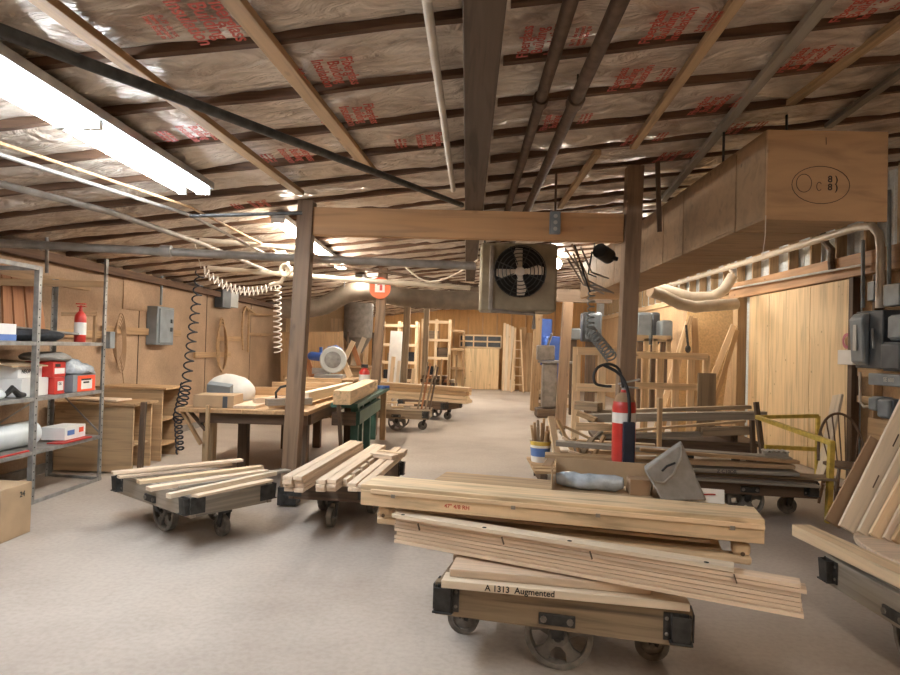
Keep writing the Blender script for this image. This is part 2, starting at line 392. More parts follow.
# left wall: skirting lip, seams, furring strips and hatch
struct(board('baseboard_left', (XL + 0.03, -2.9, 0.05), (XL + 0.03, 16.2, 0.05), 0.06, 0.10, 'dust'))
for a, b in ((( -4.79, 8.3, 1.67), (-4.79, 10.6, 1.67)), ((-4.79, 11.2, 1.30), (-4.79, 12.9, 1.30)), ((-4.79, 12.3, 1.62), (-4.79, 13.6, 1.62)), ((-4.79, 5.0, 2.2), (-4.79, 8.0, 2.2)), ((-4.79, 5.0, 1.6), (-4.79, 8.3, 1.6))):
    struct(board('trim_%d' % tn, a, b, 0.04, 0.10, 'furring')); tn += 1
for yy in (9.3, 11.74, 14.18):
    struct(board('trim_%d' % tn, (XL + 0.004, yy, 0.15), (XL + 0.004, yy, 2.6), 0.012, 0.012, 'dark', up=(1, 0, 0))); tn += 1
hp = [WX(125, 266, -4.8), WX(158, 270, -4.8), WX(157, 311, -4.8), WX(125, 309, -4.8)]
mb = MB(); yc = (hp[0].y + hp[1].y) / 2; zc = (hp[0].z + hp[3].z) / 2
mb.box((0, 0, 0), (0.014, hp[1].y - hp[0].y, hp[0].z - hp[3].z))
o = mb.build('wall_hatch', 'wall', None, 0.004, Matrix.Translation((XL + 0.009, yc, zc))); tag(o, 'square brown board hatch on the left wall left of grey fuse box', 'hatch')
struct(board('trim_%d' % tn, (-4.74, 3.0, 2.45), (-4.74, 16.9, 2.45), 0.12, 0.10, 'joist')); tn += 1
# partition at the back left, where the big duct goes through
mb = MB(); mb.box((-4.0, 17.05, 1.45), (1.7, 0.1, 2.7)); struct(mb.build('wall_partition', 'palew'))
# back wall: battens and an upper rail
for i in range(17):
    x = -4.4 + i * 0.56
    struct(board('trim_%d' % tn, (x, YF - 0.02, 0), (x, YF - 0.02, 2.75 + SL * x), 0.05, 0.05, 'furring', up=(0, 1, 0))); tn += 1
# ------------------------------------------------ right wall framing
for i in range(31):
    y = 4.3 + i * 0.62
    if y > 24.8: break
    x = 4.965
    struct(board('trim_%d' % tn, (x, y, 2.86), (x, y, ceil_z(x) - 0.05), 0.14, 0.045, 'tan', up=(0, 1, 0))); tn += 1
struct(board('trim_%d' % tn, (4.87, 6.6, 2.72), (4.87, 11.9, 2.72), 0.10, 0.28, 'beam')); tn += 1        # door header
struct(board('trim_%d' % tn, (4.97, 11.9, 2.78), (4.97, 24.9, 2.78), 0.12, 0.12, 'tan')); tn += 1
mb = MB(); mb.box((4.99, 18.5, 1.36), (0.06, 12.9, 2.7)); struct(mb.build('wall_panel', 'plyw'))
mb = MB(); mb.box((4.99, 2.6, 1.45), (0.05, 11.1, 2.75)); struct(mb.build('wall_panel', 'plyw'))
board_edges = [11.15, 10.42, 9.20, 8.25]
door = thing('door_1', 'tall pale plywood sliding door of three panels under long header', 'door', (4.88, 9.7, 0)); struct(door)
for a, b in zip(board_edges, board_edges[1:]):
    mb = MB(); mb.box((0, 0, 0), (0.03, a - b - 0.012, 2.56))
    mb.build('door_panel', 'plyf', door, 0.003, Matrix.Translation((4.885, (a + b) / 2, 1.29)))
struct(board('trim_%d' % tn, (4.80, 11.36, 0), (4.80, 11.36, 2.57), 0.16, 0.20, 'tan', up=(0, 1, 0))); tn += 1
struct(board('trim_%d' % tn, (4.86, 8.14, 0), (4.86, 8.14, 2.57), 0.10, 0.09, 'dark', up=(0, 1, 0))); tn += 1
for z0, z1, y0, y1 in ((1.34, 1.66, 6.2, 8.05), (1.02, 1.10, 6.0, 8.05)):
    struct(board('trim_%d' % tn, (4.90, y0, (z0 + z1) / 2), (4.90, y1, (z0 + z1) / 2), 0.10, z1 - z0, 'tan')); tn += 1
for yy in (7.75, 6.9):
    struct(board('trim_%d' % tn, (4.90, yy, 1.67), (4.90, yy, 2.57), 0.10, 0.05, 'dark', up=(0, 1, 0))); tn += 1
    struct(board('trim_%d' % tn, (4.90, yy, 0), (4.90, yy, 1.33), 0.10, 0.05, 'tan', up=(0, 1, 0))); tn += 1
# ================================================================== POSTS AND BEAMS
def solo(o, label, cat, group=None, kind=None): return tag(o, label, cat, group, kind)
YP = 6.14
pl = board('timber_post', (-1.66, YP, 0.02), (-1.57, YP, 2.93), 0.15, 0.15, 'post', up=(0, 1, 0), bevel=0.006)
pl = tag(pl, 'left square timber post carrying the front cross beam', 'post')
pr = board('timber_post', (1.50, YP, 0.02), (1.57, YP, 3.33), 0.15, 0.15, 'post', up=(0, 1, 0), bevel=0.006)
tag(pr, 'right timber post with the large red extinguisher hung on it', 'post')
mb = MB(); mb.box((-1.66, YP, 0.1), (0.18, 0.18, 0.17)); mb.build('steel_shoe', 'iron', pl, 0.005)
bmz = board('cross_beam', (-1.50, YP, 2.735), (1.47, YP, 2.735), 0.09, 0.27, 'beam', bevel=0.006)
tag(bmz, 'deep orange-brown timber beam spanning between the two front posts', 'beam')
ob = thing('outlet_box', 'small grey outlet box fixed to the front cross beam', 'outlet', P(555, 223, 6.08))
mb = MB(); c = P(555, 223, 6.06); mb.box(c, (0.10, 0.06, 0.21)); mb.build('housing', 'gbox', ob, 0.006)
for i in range(3):
    mb = MB(); q = c + V((0, -0.033, 0.06 - 0.06 * i)); mb.cyl(q, q + V((0, -0.004, 0)), 0.019); mb.build('socket', 'lbox', ob)
mb = MB(); mb.cyl(c + V((0, 0, 0.105)), c + V((0, 0, 0.48)), 0.011); mb.build('conduit', 'brownpipe', ob)
o = board('ridge_beam', (0.028, -2.9, 3.03), (0.055, 12.6, 3.03), 0.17, 0.32, 'grime', bevel=0.006)
tag(o, 'wide dark dusty roof beam running overhead to the front cross beam', 'beam')
o = board('cross_beam', (-0.35, 12.9, 2.66), (2.9, 12.9, 2.66), 0.12, 0.26, 'grime', bevel=0.006)
tag(o, 'dark timber beam across the hall behind the hanging heater', 'beam')
def post_at(px, py, Y, ztop, w, mat, label, tilt=0):
    p = P(px, py, Y); o = board('timber_post', (p.x, Y, 0.01), (p.x + tilt, Y, ztop), w, w, mat, up=(0, 1, 0), bevel=0.005)
    return tag(o, label, 'post')
post_at(372, 430, 11.0, 2.90, 0.15, 'post', 'timber post carrying the round orange sign', 0.12)
post_at(560, 420, 12.75, 2.52, 0.19, 'post', 'grey-brown timber post right beside the hanging heater', 0.10)
post_at(534, 405, 16.5, 2.55, 0.20, 'tan', 'narrow pale post behind the heater, left of blue machine', 0.05)
post_at(403, 380, 17.0, 2.95, 0.17, 'old', 'grey timber post far back, left one of the pair beside racks', 0.08)
post_at(424, 378, 17.6, 2.9, 0.15, 'old', 'grey timber post far back, right one of the pair beside racks', 0.03)
# long timbers under the joists
def roof_line(name, a, b, w, t, mat, label, off=-0.095, cat='timber'):
    p, q = PC(*a, off), PC(*b, off); d = (q - p)
    p = p - d.normalized() * (2.0 if a[1] < 40 else 0)
    return tag(board(name, p, q, w, t, mat, bevel=0.003), label, cat)
roof_line('roof_batten', (233, 0), (372, 172), 0.09, 0.04, 'furring', 'brown roof timber passing above the bent black pipe, nearest the pale conduit')
roof_line('roof_batten', (43, 0), (300, 193), 0.08, 0.04, 'furring', 'brown roof timber just right of the bright tube light')
roof_line('roof_batten', (737, 0), (633, 147), 0.06, 0.045, 'tan', 'light orange roof timber right of the twin brown pipes')
roof_line('roof_batten', (827, 0), (663, 200), 0.07, 0.045, 'greyw', 'grey-brown roof timber running towards the boxed duct')
roof_line('roof_batten', (905, 18), (790, 103), 0.06, 0.04, 'tan', 'brown roof timber above the boxed duct, nearest the corner')
roof_line('roof_batten', (905, 70), (828, 126), 0.06, 0.04, 'greyw', 'short grey roof timber just above the boxed duct front')
roof_line('roof_batten', (598, 152), (560, 207), 0.06, 0.045, 'tan', 'short tan roof timber above the right end of cross beam')
# pipes under the roof
def pipe(name, pts, r, mat, label, cat='pipe', coup=(), n=10):
    mb = MB(); mb.tube(pts, r, n)
    for i in coup:
        p, q = V(pts[0]), V(pts[-1]); c = p.lerp(q, i); t = (q - p).normalized(); mb.cyl(c - t * 0.05, c + t * 0.05, r * 1.35)
    return tag(mb.build(name, mat), label, cat)
pipe('black_pipe', [F(-60, 8, 2.42), F(462, 205, 2.80)], 0.022, 'iron', 'long black pipe slanting across under the left roof')
pipe('conduit', [(-0.25, -2.9, 3.05), (-0.208, 2.75, 3.05), (-0.157, 6.05, 3.05)], 0.023, 'pvc', 'pale grey conduit running alongside the big dusty roof beam', coup=(0.62,))
a = pipe('sprinkler_pipe', [(0.425, -2.9, 3.1), (0.42, 12, 3.1)], 0.036, 'brownpipe', 'brown pipe under the roof, left one of the pair', coup=(0.46,))
b = pipe('sprinkler_pipe', [(0.645, -2.9, 3.1), (0.63, 12, 3.1)], 0.040, 'brownpipe', 'brown pipe under the roof, right one of the pair', coup=(0.46,))
for o_, x in ((a, 0.425), (b, 0.64)):
    for y in (1.4, 3.9, 6.5, 9):
        mb = MB(); mb.cyl((x, y, 3.13), (x, y, 3.40), 0.006, n=6); mb.build('hanger_rod', 'iron', o_)
pipe('grey_pipe', [P(-40, 241, 5.85), P(0, 243, 5.9), P(150, 251, 6.1), P(318, 259, 6.33), P(475, 266, 6.5)], 0.042, 'dust', 'large grey pipe crossing the left side above the shelving', coup=(0.38,))
pipe('cross_conduit', [P(200, 240, 7.1), P(303, 249, 7.2)], 0.03, 'pvc', 'cream pipe crossing below the second tube light, upper of two')
pipe('cross_conduit', [P(208, 268, 8.6), P(342, 279, 8.6), P(470, 288, 8.9)], 0.035, 'pvc', 'cream pipe crossing behind the coiled hose, lower of two')
pipe('long_conduit', [F(-30, 145, 2.66), F(190, 215, 2.66), F(276, 259, 2.64)], 0.016, 'dust', 'thin white conduit running below the near tube light')
pipe('long_conduit', [F(-30, 133, 2.70), F(190, 207, 2.70), F(278, 252, 2.66)], 0.012, 'furring', 'thin orange-tinted conduit right above the white one')
pipe('long_conduit', [F(-30, 176, 2.6), F(110, 212, 2.6), F(200, 243, 2.6), F(270, 272, 2.55)], 0.026, 'dust', 'thick dusty conduit slanting down the left roof below the tube light')
pipe('cross_rod', [F(190, 216, 2.6), F(302, 213, 2.66)], 0.016, 'iron', 'thin dark rod crossing to the left timber post')
pipe('hanger_pipe', [P(47, 229, 6.5), P(47, 273, 6.5)], 0.018, 'dust', 'short vertical grey pipe hanging above the shelving')
pipe('drop_conduit', [WX(162, 274, -4.74), WX(161, 305, -4.74)], 0.02, 'gbox', 'grey conduit dropping to the fuse box on left wall')
pipe('wall_cable', [WX(158, 262, -4.72), WX(164, 271, -4.70), WX(176, 276, -4.70), WX(198, 275, -4.70), WX(214, 266, -4.72), WX(224, 258, -4.74)], 0.014, 'rubber', 'black cable looping along the top of left wall', 'cable')
# fluorescent fixtures
def fixture(y0, y1, x0, x1, z, label, units=1, tm='tube'):
    t = thing('tube_light', label, 'light', ((x0 + x1) / 2, (y0 + y1) / 2, z))
    p0, p1 = V((x0, y0, z)), V((x1, y1, z)); d = (p1 - p0).normalized(); sx = d.cross(V((0, 0, 1)))
    near = tm == 'tubec'
    for off, wd in (((0.045, 0.17), (-0.13, 0.06)) if near else ((0.0, 0.14),)):
        mb = MB(); mb.bar(p0 + sx * off, p1 + sx * off, wd, 0.055); mb.build('housing', 'galv', t, 0.006)
    if near: mb = MB(); mb.bar(p0 + sx * -.04 + V((0, 0, .015)), p1 + sx * -.04 + V((0, 0, .015)), .13, .01); mb.build('cross_plate', 'galv', t)
    for u in range(units):
        a, b = p0.lerp(p1, u / units), p0.lerp(p1, (u + 1) / units)
        for s in ((0.02, 0.07, -0.13) if near else (-0.045, 0.045)):
            mb = MB(); q = sx * s + V((0, 0, -0.055)); mb.cyl(a + d * 0.03 + q, b - d * 0.03 + q, 0.019, n=8); mb.build('tube', tm, t)
        for e in (a + d * 0.012, b - d * 0.012):
            for s, w_ in (((.045, .11), (-.13, .06)) if near else ((0, .14),)):
                mb = MB(); mb.box(e + sx * s + V((0, 0, -0.05)), (w_, 0.02, 0.05)); mb.build('lamp_holder', 'white', t)
    for y in (0.15, 0.85):
        c = p0.lerp(p1, y); mb = MB(); mb.cyl(c + V((0, 0, 0.03)), (c.x, c.y, ceil_z(c.x) - 0.01), 0.004, n=6); mb.build('hanger', 'iron', t)
    return t
fixture(-2.2, 0.6, -2.5, -2.5, 3.10, 'tube light behind the camera on the left side')
fixture(-2.0, 0.8, 1.5, 1.5, 3.25, 'tube light behind the camera on the right side')
fixture(2.0, 5.12, -2.20, -2.20, 2.81, 'long bright twin tube light nearest on the left', 2, 'tubec')
fixture(6.4, 10.2, -1.93, -2.02, 2.84, 'second tube light, partly behind the left timber post', 2)
fixture(11.7, 13.9, -2.0, -2.05, 2.84, 'third tube light, glowing just above the orange sign')
fixture(17.5, 20.0, -1.7, -1.7, 2.95, 'far tube light hanging deep on the left side')
fixture(17.0, 19.5, 1.2, 1.2, 3.2, 'far tube light hanging deep behind the heater')
fixture(10.0, 12.4, 2.95, 2.95, 3.30, 'tube light above the far end of boxed duct')
fixture(14.5, 17, 3.6, 3.6, 3.2, 'far tube light deep on the right side')
fixture(21.0, 23.4, -0.2, -0.2, 3.05, 'farthest tube light near the back wall')

# ================================================================== CARTS (prototype at the origin, long side along X)
CL, CW, CZ = 1.20, 0.72, 0.40
def make_cart(label):
    t = thing('platform_cart', label, 'cart')
    for i in range(5):
        yy = -CW / 2 + 0.045 + (CW - 0.09) * (i + 0.5) / 5
        board('deck_plank', (-CL / 2 + 0.02, yy, CZ - 0.015), (CL / 2 - 0.02, yy, CZ - 0.015), (CW - 0.10) / 5 - 0.006, 0.03, 'rail', t)
    for s in (-1, 1):
        board('side_rail', (-CL / 2, s * (CW / 2 - 0.022), CZ - 0.085), (CL / 2, s * (CW / 2 - 0.022), CZ - 0.085), 0.044, 0.165, 'rail', t, bevel=0.006)
        board('end_rail', (s * (CL / 2 - 0.024), -CW / 2 + 0.047, CZ - 0.09), (s * (CL / 2 - 0.024), CW / 2 - 0.047, CZ - 0.09), 0.044, 0.15, 'rail', t, bevel=0.006)
        # big wheel hung from a bracket on the rail
        y = s * (CW / 2 - 0.13)
        rot = Matrix.Translation((0, y, 0.165)) @ Euler((PI / 2, 0, 0)).to_matrix().to_4x4()
        mb = MB(); mb.ring(0.165, 0.138, 0.055, 32, rot); mb.ring(0.05, 0.014, 0.075, 18, rot)
        for k in range(5):
            a = 2 * PI * k / 5 + 0.3
            p0 = V((0.035 * math.cos(a), 0.035 * math.sin(a), 0)); p1 = V((0.145 * math.cos(a), 0.145 * math.sin(a), 0))
            poly = []
            pa = V((-math.sin(a), math.cos(a), 0))
            poly = [p0 - pa * 0.028, p0.lerp(p1, .5) - pa * 0.021, p1 - pa * 0.048, p1 + pa * 0.048, p0.lerp(p1, .5) + pa * 0.021, p0 + pa * 0.028]
            mb.prism([(q.x, q.y) for q in poly], 0.024, rot @ Matrix.Translation((0, 0, -0.012)))
        wh = mb.build('wheel', 'cast', t, 0.002)
        mb = MB(); mb.cyl((0, y - 0.055, 0.165), (0, y + 0.055, 0.165), 0.021, n=12); mb.build('hub_bolt', 'iron', wh)
        mb = MB(); yb = s * (CW / 2 + 0.006)
        mb.box((0, yb, CZ - 0.115), (0.17, 0.014, 0.055)); mb.bar((0, yb, CZ - 0.10), (0, yb - s * .075, .165), .06, .014, up=(0, 1, 0))
        br = mb.build('axle_bracket', 'iron', t, 0.004)
        mb = MB(); mb.box((0, s * (CW / 2 - 0.20), 0.225), (0.06, 0.014, 0.16)); mb.build('axle_bracket', 'iron', t, 0.004)
        for x in (-0.062, 0.062):
            mb = MB(); mb.cyl((x, yb, CZ - 0.115), (x, yb + s * 0.016, CZ - 0.115), 0.016, n=8); mb.build('bolt', 'cast', br)
        # swivel caster under each end
        x = s * (CL / 2 - 0.11)
        mb = MB(); mb.cyl((x, 0, CZ - 0.165), (x, 0, CZ - 0.03), 0.05, 0.06); mb.cyl((x, 0, CZ - 0.20), (x, 0, CZ - 0.16), 0.032)
        for q in (-1, 1):
            mb.bar((x, q * 0.032, CZ - 0.19), (x - 0.035, q * 0.036, 0.085), 0.012, 0.05, up=(1, 0, 0))
        mb.box((x, 0, CZ - 0.195), (0.06, 0.085, 0.02))
        cs = mb.build('caster', 'iron', t, 0.003)
        rot = Matrix.Translation((x - 0.04, 0, 0.085)) @ Euler((PI / 2, 0, 0)).to_matrix().to_4x4()
        mb = MB(); mb.ring(0.085, 0.055, 0.045, 24, rot); mb.ring(0.056, 0.006, 0.028, 20, rot); mb.cyl((x - 0.04, -0.05, 0.085), (x - 0.04, 0.05, 0.085), 0.013, n=8)
        mb.build('caster_wheel', 'cast', cs)
    mb = MB(); mb.cyl((0, -CW / 2 + 0.09, 0.165), (0, CW / 2 - 0.09, 0.165), 0.014); mb.build('axle', 'iron', t)
    for sx in (-1, 1):
        for sy in (-1, 1):
            x, y = sx * (CL / 2 - 0.05), sy * (CW / 2 + 0.004); zc = CZ - 0.078
            mb = MB()
            mb.box((x - sx * .02, y, zc), (0.11, 0.008, 0.125)); mb.box((sx * (CL / 2 + 0.004), sy * (CW / 2 - 0.055), zc), (0.008, 0.12, 0.125))
            # stake pocket: open tapering socket on the corner
            for dx in (-0.041, 0.041):
                mb.bar((x + dx, y + sy * .022, zc + .060), (x + dx * .85, y + sy * .016, zc - .058), .008, .042, up=(0, 1, 0))
            mb.bar((x, y + sy * .042, zc + .060), (x, y + sy * .032, zc - .058), .082, .008, up=(0, 1, 0))
            mb.box((x, y + sy * 0.020, zc - 0.06), (0.10, 0.05, 0.008))
            cb = mb.build('stake_pocket', 'iron', t, 0.002)
            for dz in (-0.035, 0.035): mb = MB(); mb.sph((x - sx * .060, y + sy * 0.005, zc + dz), 0.009, (1, .6, 1), 8); mb.build('bolt', 'cast', cb)
    return t
cart_a = make_cart('dusty-railed wheeled cart in front carrying the tall pile of pine')
cart_a.location = (0.545, 3.40, 0); cart_a.rotation_euler = (0, 0, math.radians(-13))
def cart(label, x, y, deg, rail): return dup(cart_a, label, 'old factory platform carts', (x, y, 0), math.radians(deg), {'side_rail': rail, 'end_rail': rail, 'deck_plank': rail})
cart_a['group'] = 'old factory platform carts'
cart('grey weathered cart at left with pale boards laid across it', -2.27, 5.37, -37, 'greyw')
cart('wheeled cart under bundled pale slats beside the left timber post', -1.05, 5.98, 84, 'dark')
cart('dark-railed cart behind the orange sign post, upright boards at its end', -1.22, 12.05, -3, 'old')
cart('cart deep in the aisle under a long stack of light planks', -0.75, 14.1, -28, 'dark')
cart('dark cart at right under long planks beside the yellow railing', 2.78, 6.52, -8, 'dark')
cart('cart at the right edge of photo carrying leaning white boards', 2.52, 3.25, 91, 'greyw')
cart('dark cart deep left loaded with stacked firewood-like offcuts', -0.75, 17.4, -12, 'dark')

# ================================================================== PILE ON THE FRONT CART
def tiers(name, a, b, n, w, t, gap, mat, labels, cat, group, jit=0.0, depth=None, back=0.0):
    """n boards stacked upwards from the line a-b (front lower edge)"""
    a, b = V(a), V(b); d = (b - a).normalized(); nrm = V((d.y, -d.x, 0)).normalized()
    if nrm.y > 0 : nrm = -nrm
    out = []
    for i in range(n):
        dz = V((0, 0, t / 2 + i * (t + gap))); j = d * random.uniform(-jit, jit); k = -nrm * (w / 2 + back + random.uniform(0, jit * 0.15))
        o = board(name, a + dz + j + k, b + dz + j + k + d * random.uniform(-jit, jit), w, t, mat)
        out.append(tag(o, labels(i, n), cat, group))
    return out
# a: two planks lying straight on the deck
a0, a1 = F(441, 588, .402), F(690, 612, .402)
dA = (a1 - a0).normalized(); nA = V((-dA.y, dA.x, 0))
o = board('plank', a0 + nA * .06 + V((0, 0, .019)), a1 + nA * .06 + V((0, 0, .019)), 0.12, 0.038, 'white_wood'); tag(o, 'pale plank lying along the front edge of the front cart, marked with black lettering', 'plank')
text('black_lettering', 'A 1313  Augmented', 0.040, 'ink', a0.lerp(a1, .33) + V((0, 0, .020)) - nA * 0.0012, dA, (0, 0, 1), o)
o = board('plank', a0 + dA * .02 + nA * .21 + V((0, 0, .019)), a1 + nA * .21 - dA * .02 + V((0, 0, .019)), 0.16, 0.038, 'pale'); tag(o, 'pale plank on the front cart deck, right behind the lettered plank', 'plank')
o = board('plank', a0 + dA * .0 + nA * .42 + V((0, 0, .03)), a1 + nA * .42 - dA * .02 + V((0, 0, .03)), 0.2, 0.058, 'pale'); tag(o, 'thick pale plank at the back of the front cart deck', 'plank')
# b: the wide board on them
b0, b1 = a0 + V((0, 0, .0395)), a1 + V((0, 0, .0395))
o = board('wide_board', b0 + nA * .17 + V((0, 0, .02)) + dA * .03, b1 + nA * .17 + V((0, 0, .02)) - dA * .16, 0.24, 0.04, 'pale', bevel=.004); tag(o, 'wide pale board on top of the lettered plank, front cart', 'board')
# c: bundle of thin slats, tipped down to the right
c0, c1 = F(390, 545, .50), F(806, 620, .484)
up = V((0, 0, 1)); dc = (c1 - c0).normalized()
nC = V((-dc.y, dc.x, 0)).normalized(); upc = dc.cross(nC) * -1
if upc.z < 0: upc = -upc
NC = 7; tt = 0.0175
for i in range(NC):
    j = random.uniform(-.012, .012); k = random.choice((0, .003, .008, .012, .016))
    p, q = c0 + upc * (tt / 2 + i * (tt + .0028)), c1 + upc * (tt / 2 + i * (tt + .0028))
    e = -0.0 if i < NC - 1 else -.02
    o = board('slat', p + dc * (j + .004) + nC * (.085 + k), q + dc * (random.uniform(-.02, .015) + e) + nC * (.045 + k), .085, tt, 'pale', None, upc, .0015)
    tag(o, '%s slat from the top of the thin tipped bundle on front cart' % ('topmost' if i == NC - 1 else ORD[NC - 1 - i] + ' thin'), 'slat', 'thin slats of the tipped bundle')
tp0, tp1 = c0 + upc * (NC * (tt + .0028)), c1 + upc * (NC * (tt + .0028))
o = board('drilled_strip', tp0 + dc * .0 + nC * .05 + upc * .011, tp0 + dc * 1.66 + nC * .045 + upc * .011, .085, .02, 'white_wood', None, upc, .0015)
tag(o, 'pale drilled strip lying on top of the tipped slat bundle', 'strip')
for f_ in (.06, .52, 0.95, 1.55):
    mb = MB(); q = tp0 + dc * f_ + nC * .02 + upc * .0215; mb.cyl(q - upc * .002, q + upc * .0008, .011); mb.build('hole', 'hole', o)
mb_list = [(.16, 0), (.62, 0), (1.05, 0), (1.66, 0)]
for f_, _ in mb_list:
    t = board('notch', tp0 + dc * f_ - nC * .0012 - upc * .005, tp0 + dc * (f_ + .012) - nC * .0012 - upc * .040, .004, .012, 'dark', o, nC, 0)
# d: doorstep frame pieces under the large beam
d0, d1 = F(376, 524, .575), F(752, 566, .575)
dd = (d1 - d0).normalized(); nD = V((-dd.y, dd.x, 0)).normalized()
sup = board('plank', d0 + dd * .25 + nD * .2 + V((0, 0, -.047)), d1 - dd * .35 + nD * .2 + V((0, 0, -.047)), .26, .084, 'tan'); tag(sup, 'brown timber hidden in the middle of the front cart pile', 'timber')
t = thing('rail_frame', 'long pale frame with rounded corners under the thick pine beam, front cart', 'frame', d0.lerp(d1, .5))
for s, e in ((.04, .085),):
    o = board('bottom_rail', d0 + nD * .04 + V((0, 0, .02)), d1 + nD * .04 + V((0, 0, .02)), .08, .04, 'pine', t, bevel=.012)
    o = board('top_rail', d0 + dd * .10 + nD * .05 + V((0, 0, .085)), d1 - dd * .18 + nD * .05 + V((0, 0, .085)), .06, .016, 'pale', t)
for e, L_ in ((d0, 1), (d1, -1)):
    o = board('corner_block', e + dd * .005 * L_ + nD * .04 + V((0, 0, .071)), e + dd * .085 * L_ + nD * .04 + V((0, 0, .071)), .075, .06, 'pine', t, bevel=.016)
    mb = MB(); q = e + dd * .04 * L_ + nD * .0015 + V((0, 0, .05)); mb.cyl(q, q - nD * .003, .010, n=10); mb.build('dowel_hole', 'dark', o)
o = board('plank', d0 - dd * .03 + nD * .15 + V((0, 0, .02)), d1 - dd * .12 + nD * .15 + V((0, 0, .02)), .13, .04, 'pine'); tag(o, 'pine plank with a broken left tip right behind the rounded frame', 'plank')
for k, (f0, f1, z) in enumerate(((.55, .93, .05), (.12, .48, .05))):
    o = board('offcut', d0.lerp(d1, f0) + nD * .16 + V((0, 0, z + .012)), d0.lerp(d1, f1) + nD * .16 + V((0, 0, z + .012)), .09, .022, ('pine', 'pale')[k])
    tag(o, ('light offcut under the right half of thick pine beam', 'light offcut under the left half of thick pine beam')[k], 'offcut')
# e: the thick pine beam (a boxed casing)
e0, e1 = F(361, 484, .80), F(765, 520, .80)
de = (e1 - e0).normalized(); nE = V((-de.y, de.x, 0)).normalized()
t = thing('pine_casing', 'thick long pine casing on top of the front cart pile', 'casing', e0.lerp(e1, .5) - V((0, 0, .11)))
H_ = .112
board('front_board', e0 + nE * .02 - V((0, 0, .03 + (H_ - .03) / 2)), e1 + nE * .02 - V((0, 0, .03 + (H_ - .03) / 2)), .04, H_ - .03, 'honey', t)
o = board('top_board', e0 + nE * .13 - V((0, 0, .015)), e1 + nE * .13 - V((0, 0, .015)) , .26, .03, 'honey', t)
board('back_board', e0 + nE * .24 - V((0, 0, .03 + (H_ - .03) / 2)), e1 + nE * .24 - V((0, 0, .03 + (H_ - .03) / 2)), .04, H_ - .034, 'honey', t)
o = board('edge_strip', e0 + de * .06 - nE * .004 - V((0, 0, .033)), e1 - nE * .004 - V((0, 0, .033)), .012, .024, 'pine', t)
for f_ in (.10, .44, .66, .98):
    q = e0.lerp(e1, f_ * .95); mb = MB(); mb.box((0, 0, 0), (.022, .004, .018)); mb.build('dowel_mark', 'greyw', t, 0, Matrix.Translation(q - nE * .011 - V((0, 0, .048))) @ frame(e0, e1).to_4x4())
text('red_lettering', '47" 4/8 RH', 0.03, 'inkred', e0.lerp(e1, .27) - nE * .0012 - V((0, 0, .075)), de, (0, 0, 1), t)
for f_ in (.03, .97):
    board('end_block', e0.lerp(e1, f_) + nE * .042 - V((0, 0, .07)), e0.lerp(e1, f_) + nE * .218 - V((0, 0, .07)), .05, .06, 'pine', t)
# wide panel behind the casing, slightly lower
g = [F(418, 476, .765), F(433, 462, .765), F(640, 480, .765), F(745, 510, .765)]
base = e0 + nE * .30 - V((0, 0, .055)); 
o = board('plywood_sheet', e0 + de * .28 + nE * .50 - V((0, 0, .055)), e1 - de * .10 + nE * .50 - V((0, 0, .055)), .44, .032, 'tan', bevel=.004)
tag(o, 'wide greyish sheet lying behind the thick pine casing, carrying the boxes', 'sheet')
for i, f_ in enumerate((.25, .75)):
    q = e0.lerp(e1, f_)
    o = board('prop_timber', q + nE * .34 - V((0, 0, .213)), q + nE * .68 - V((0, 0, .213)), .10, .245, 'tan', bevel=.004)
    tag(o, '%s hidden timber block carrying the wide panel on the front cart' % ('left', 'right')[i], 'timber')
# things on the wide panel
zt = .765
def PN(f_, n_, dz=0): return e0.lerp(e1, f_) + nE * n_ + V((0, 0, zt - .80 + dz + .0))
zt = .80 - .055 + .016 + .002
cb0 = e0.lerp(e1, .50) + nE * .42; cb0.z = zt
rotb = frame(e0, e1)
t = thing('cardboard_tray', 'open shallow brown cardboard box on the front pile, holding grey wrapped bundle', 'box', cb0)
def loc_box(name, c, size, mat, par, bev=.002, rx=0, rz=0):
    mb = MB(); mb.box((0, 0, 0), size)
    return mb.build(name, mat, par, bev, Matrix.Translation(cb0) @ rotb.to_4x4() @ Matrix.Translation(c) @ Euler((rx, 0, rz)).to_matrix().to_4x4())
loc_box('bottom', (.25, .10, .004), (.55, .30, .006), 'card', t)
loc_box('back_wall', (.25, .25, .075), (.55, .006, .14), 'card', t, rx=-.1)
loc_box('end_wall', (-.03, .10, .065), (.006, .29, .12), 'card', t, rz=.12)
loc_box('end_wall', (.525, .14, .075), (.006, .2, .14), 'card', t)
loc_box('flap', (-.055, .16, .13), (.05, .26, .005), 'carddk', t)
mb = MB(); pts = [];
for i in range(9):
    u = i / 8; pts.append((-.0 + .37 * u, .055 + .01 * math.sin(u * 9), .056 + .004 * math.sin(u * 14)))
mb.tube(pts, [.03, .044, .047, .045, .046, .046, .047, .045, .028], 12)
for v in mb.bm.verts:
    nz = noise.noise(v.co * 22) * .010; v.co += v.normal * nz + V((0, 0, nz)); v.co.z = max(v.co.z, .009)
o = mb.build('wrapped_bundle', 'plastic', None, 0, Matrix.Translation(cb0) @ rotb.to_4x4()); tag(o, 'bundle wrapped in grey plastic film inside the cardboard box', 'bundle')
o = loc_box('small_carton', (.45, .075, .05), (.11, .11, .085), 'carddk', None, rz=.2); tag(o, 'small brown carton at the right end inside open cardboard box', 'carton')
mb = MB(); mb.sph((0, 0, .03), .05, (1.2, .8, .62), 14)
for v in mb.bm.verts: v.co += V((noise.noise(v.co * 30), noise.noise(v.co * 31 + V((3, 0, 0))), 0)) * .012
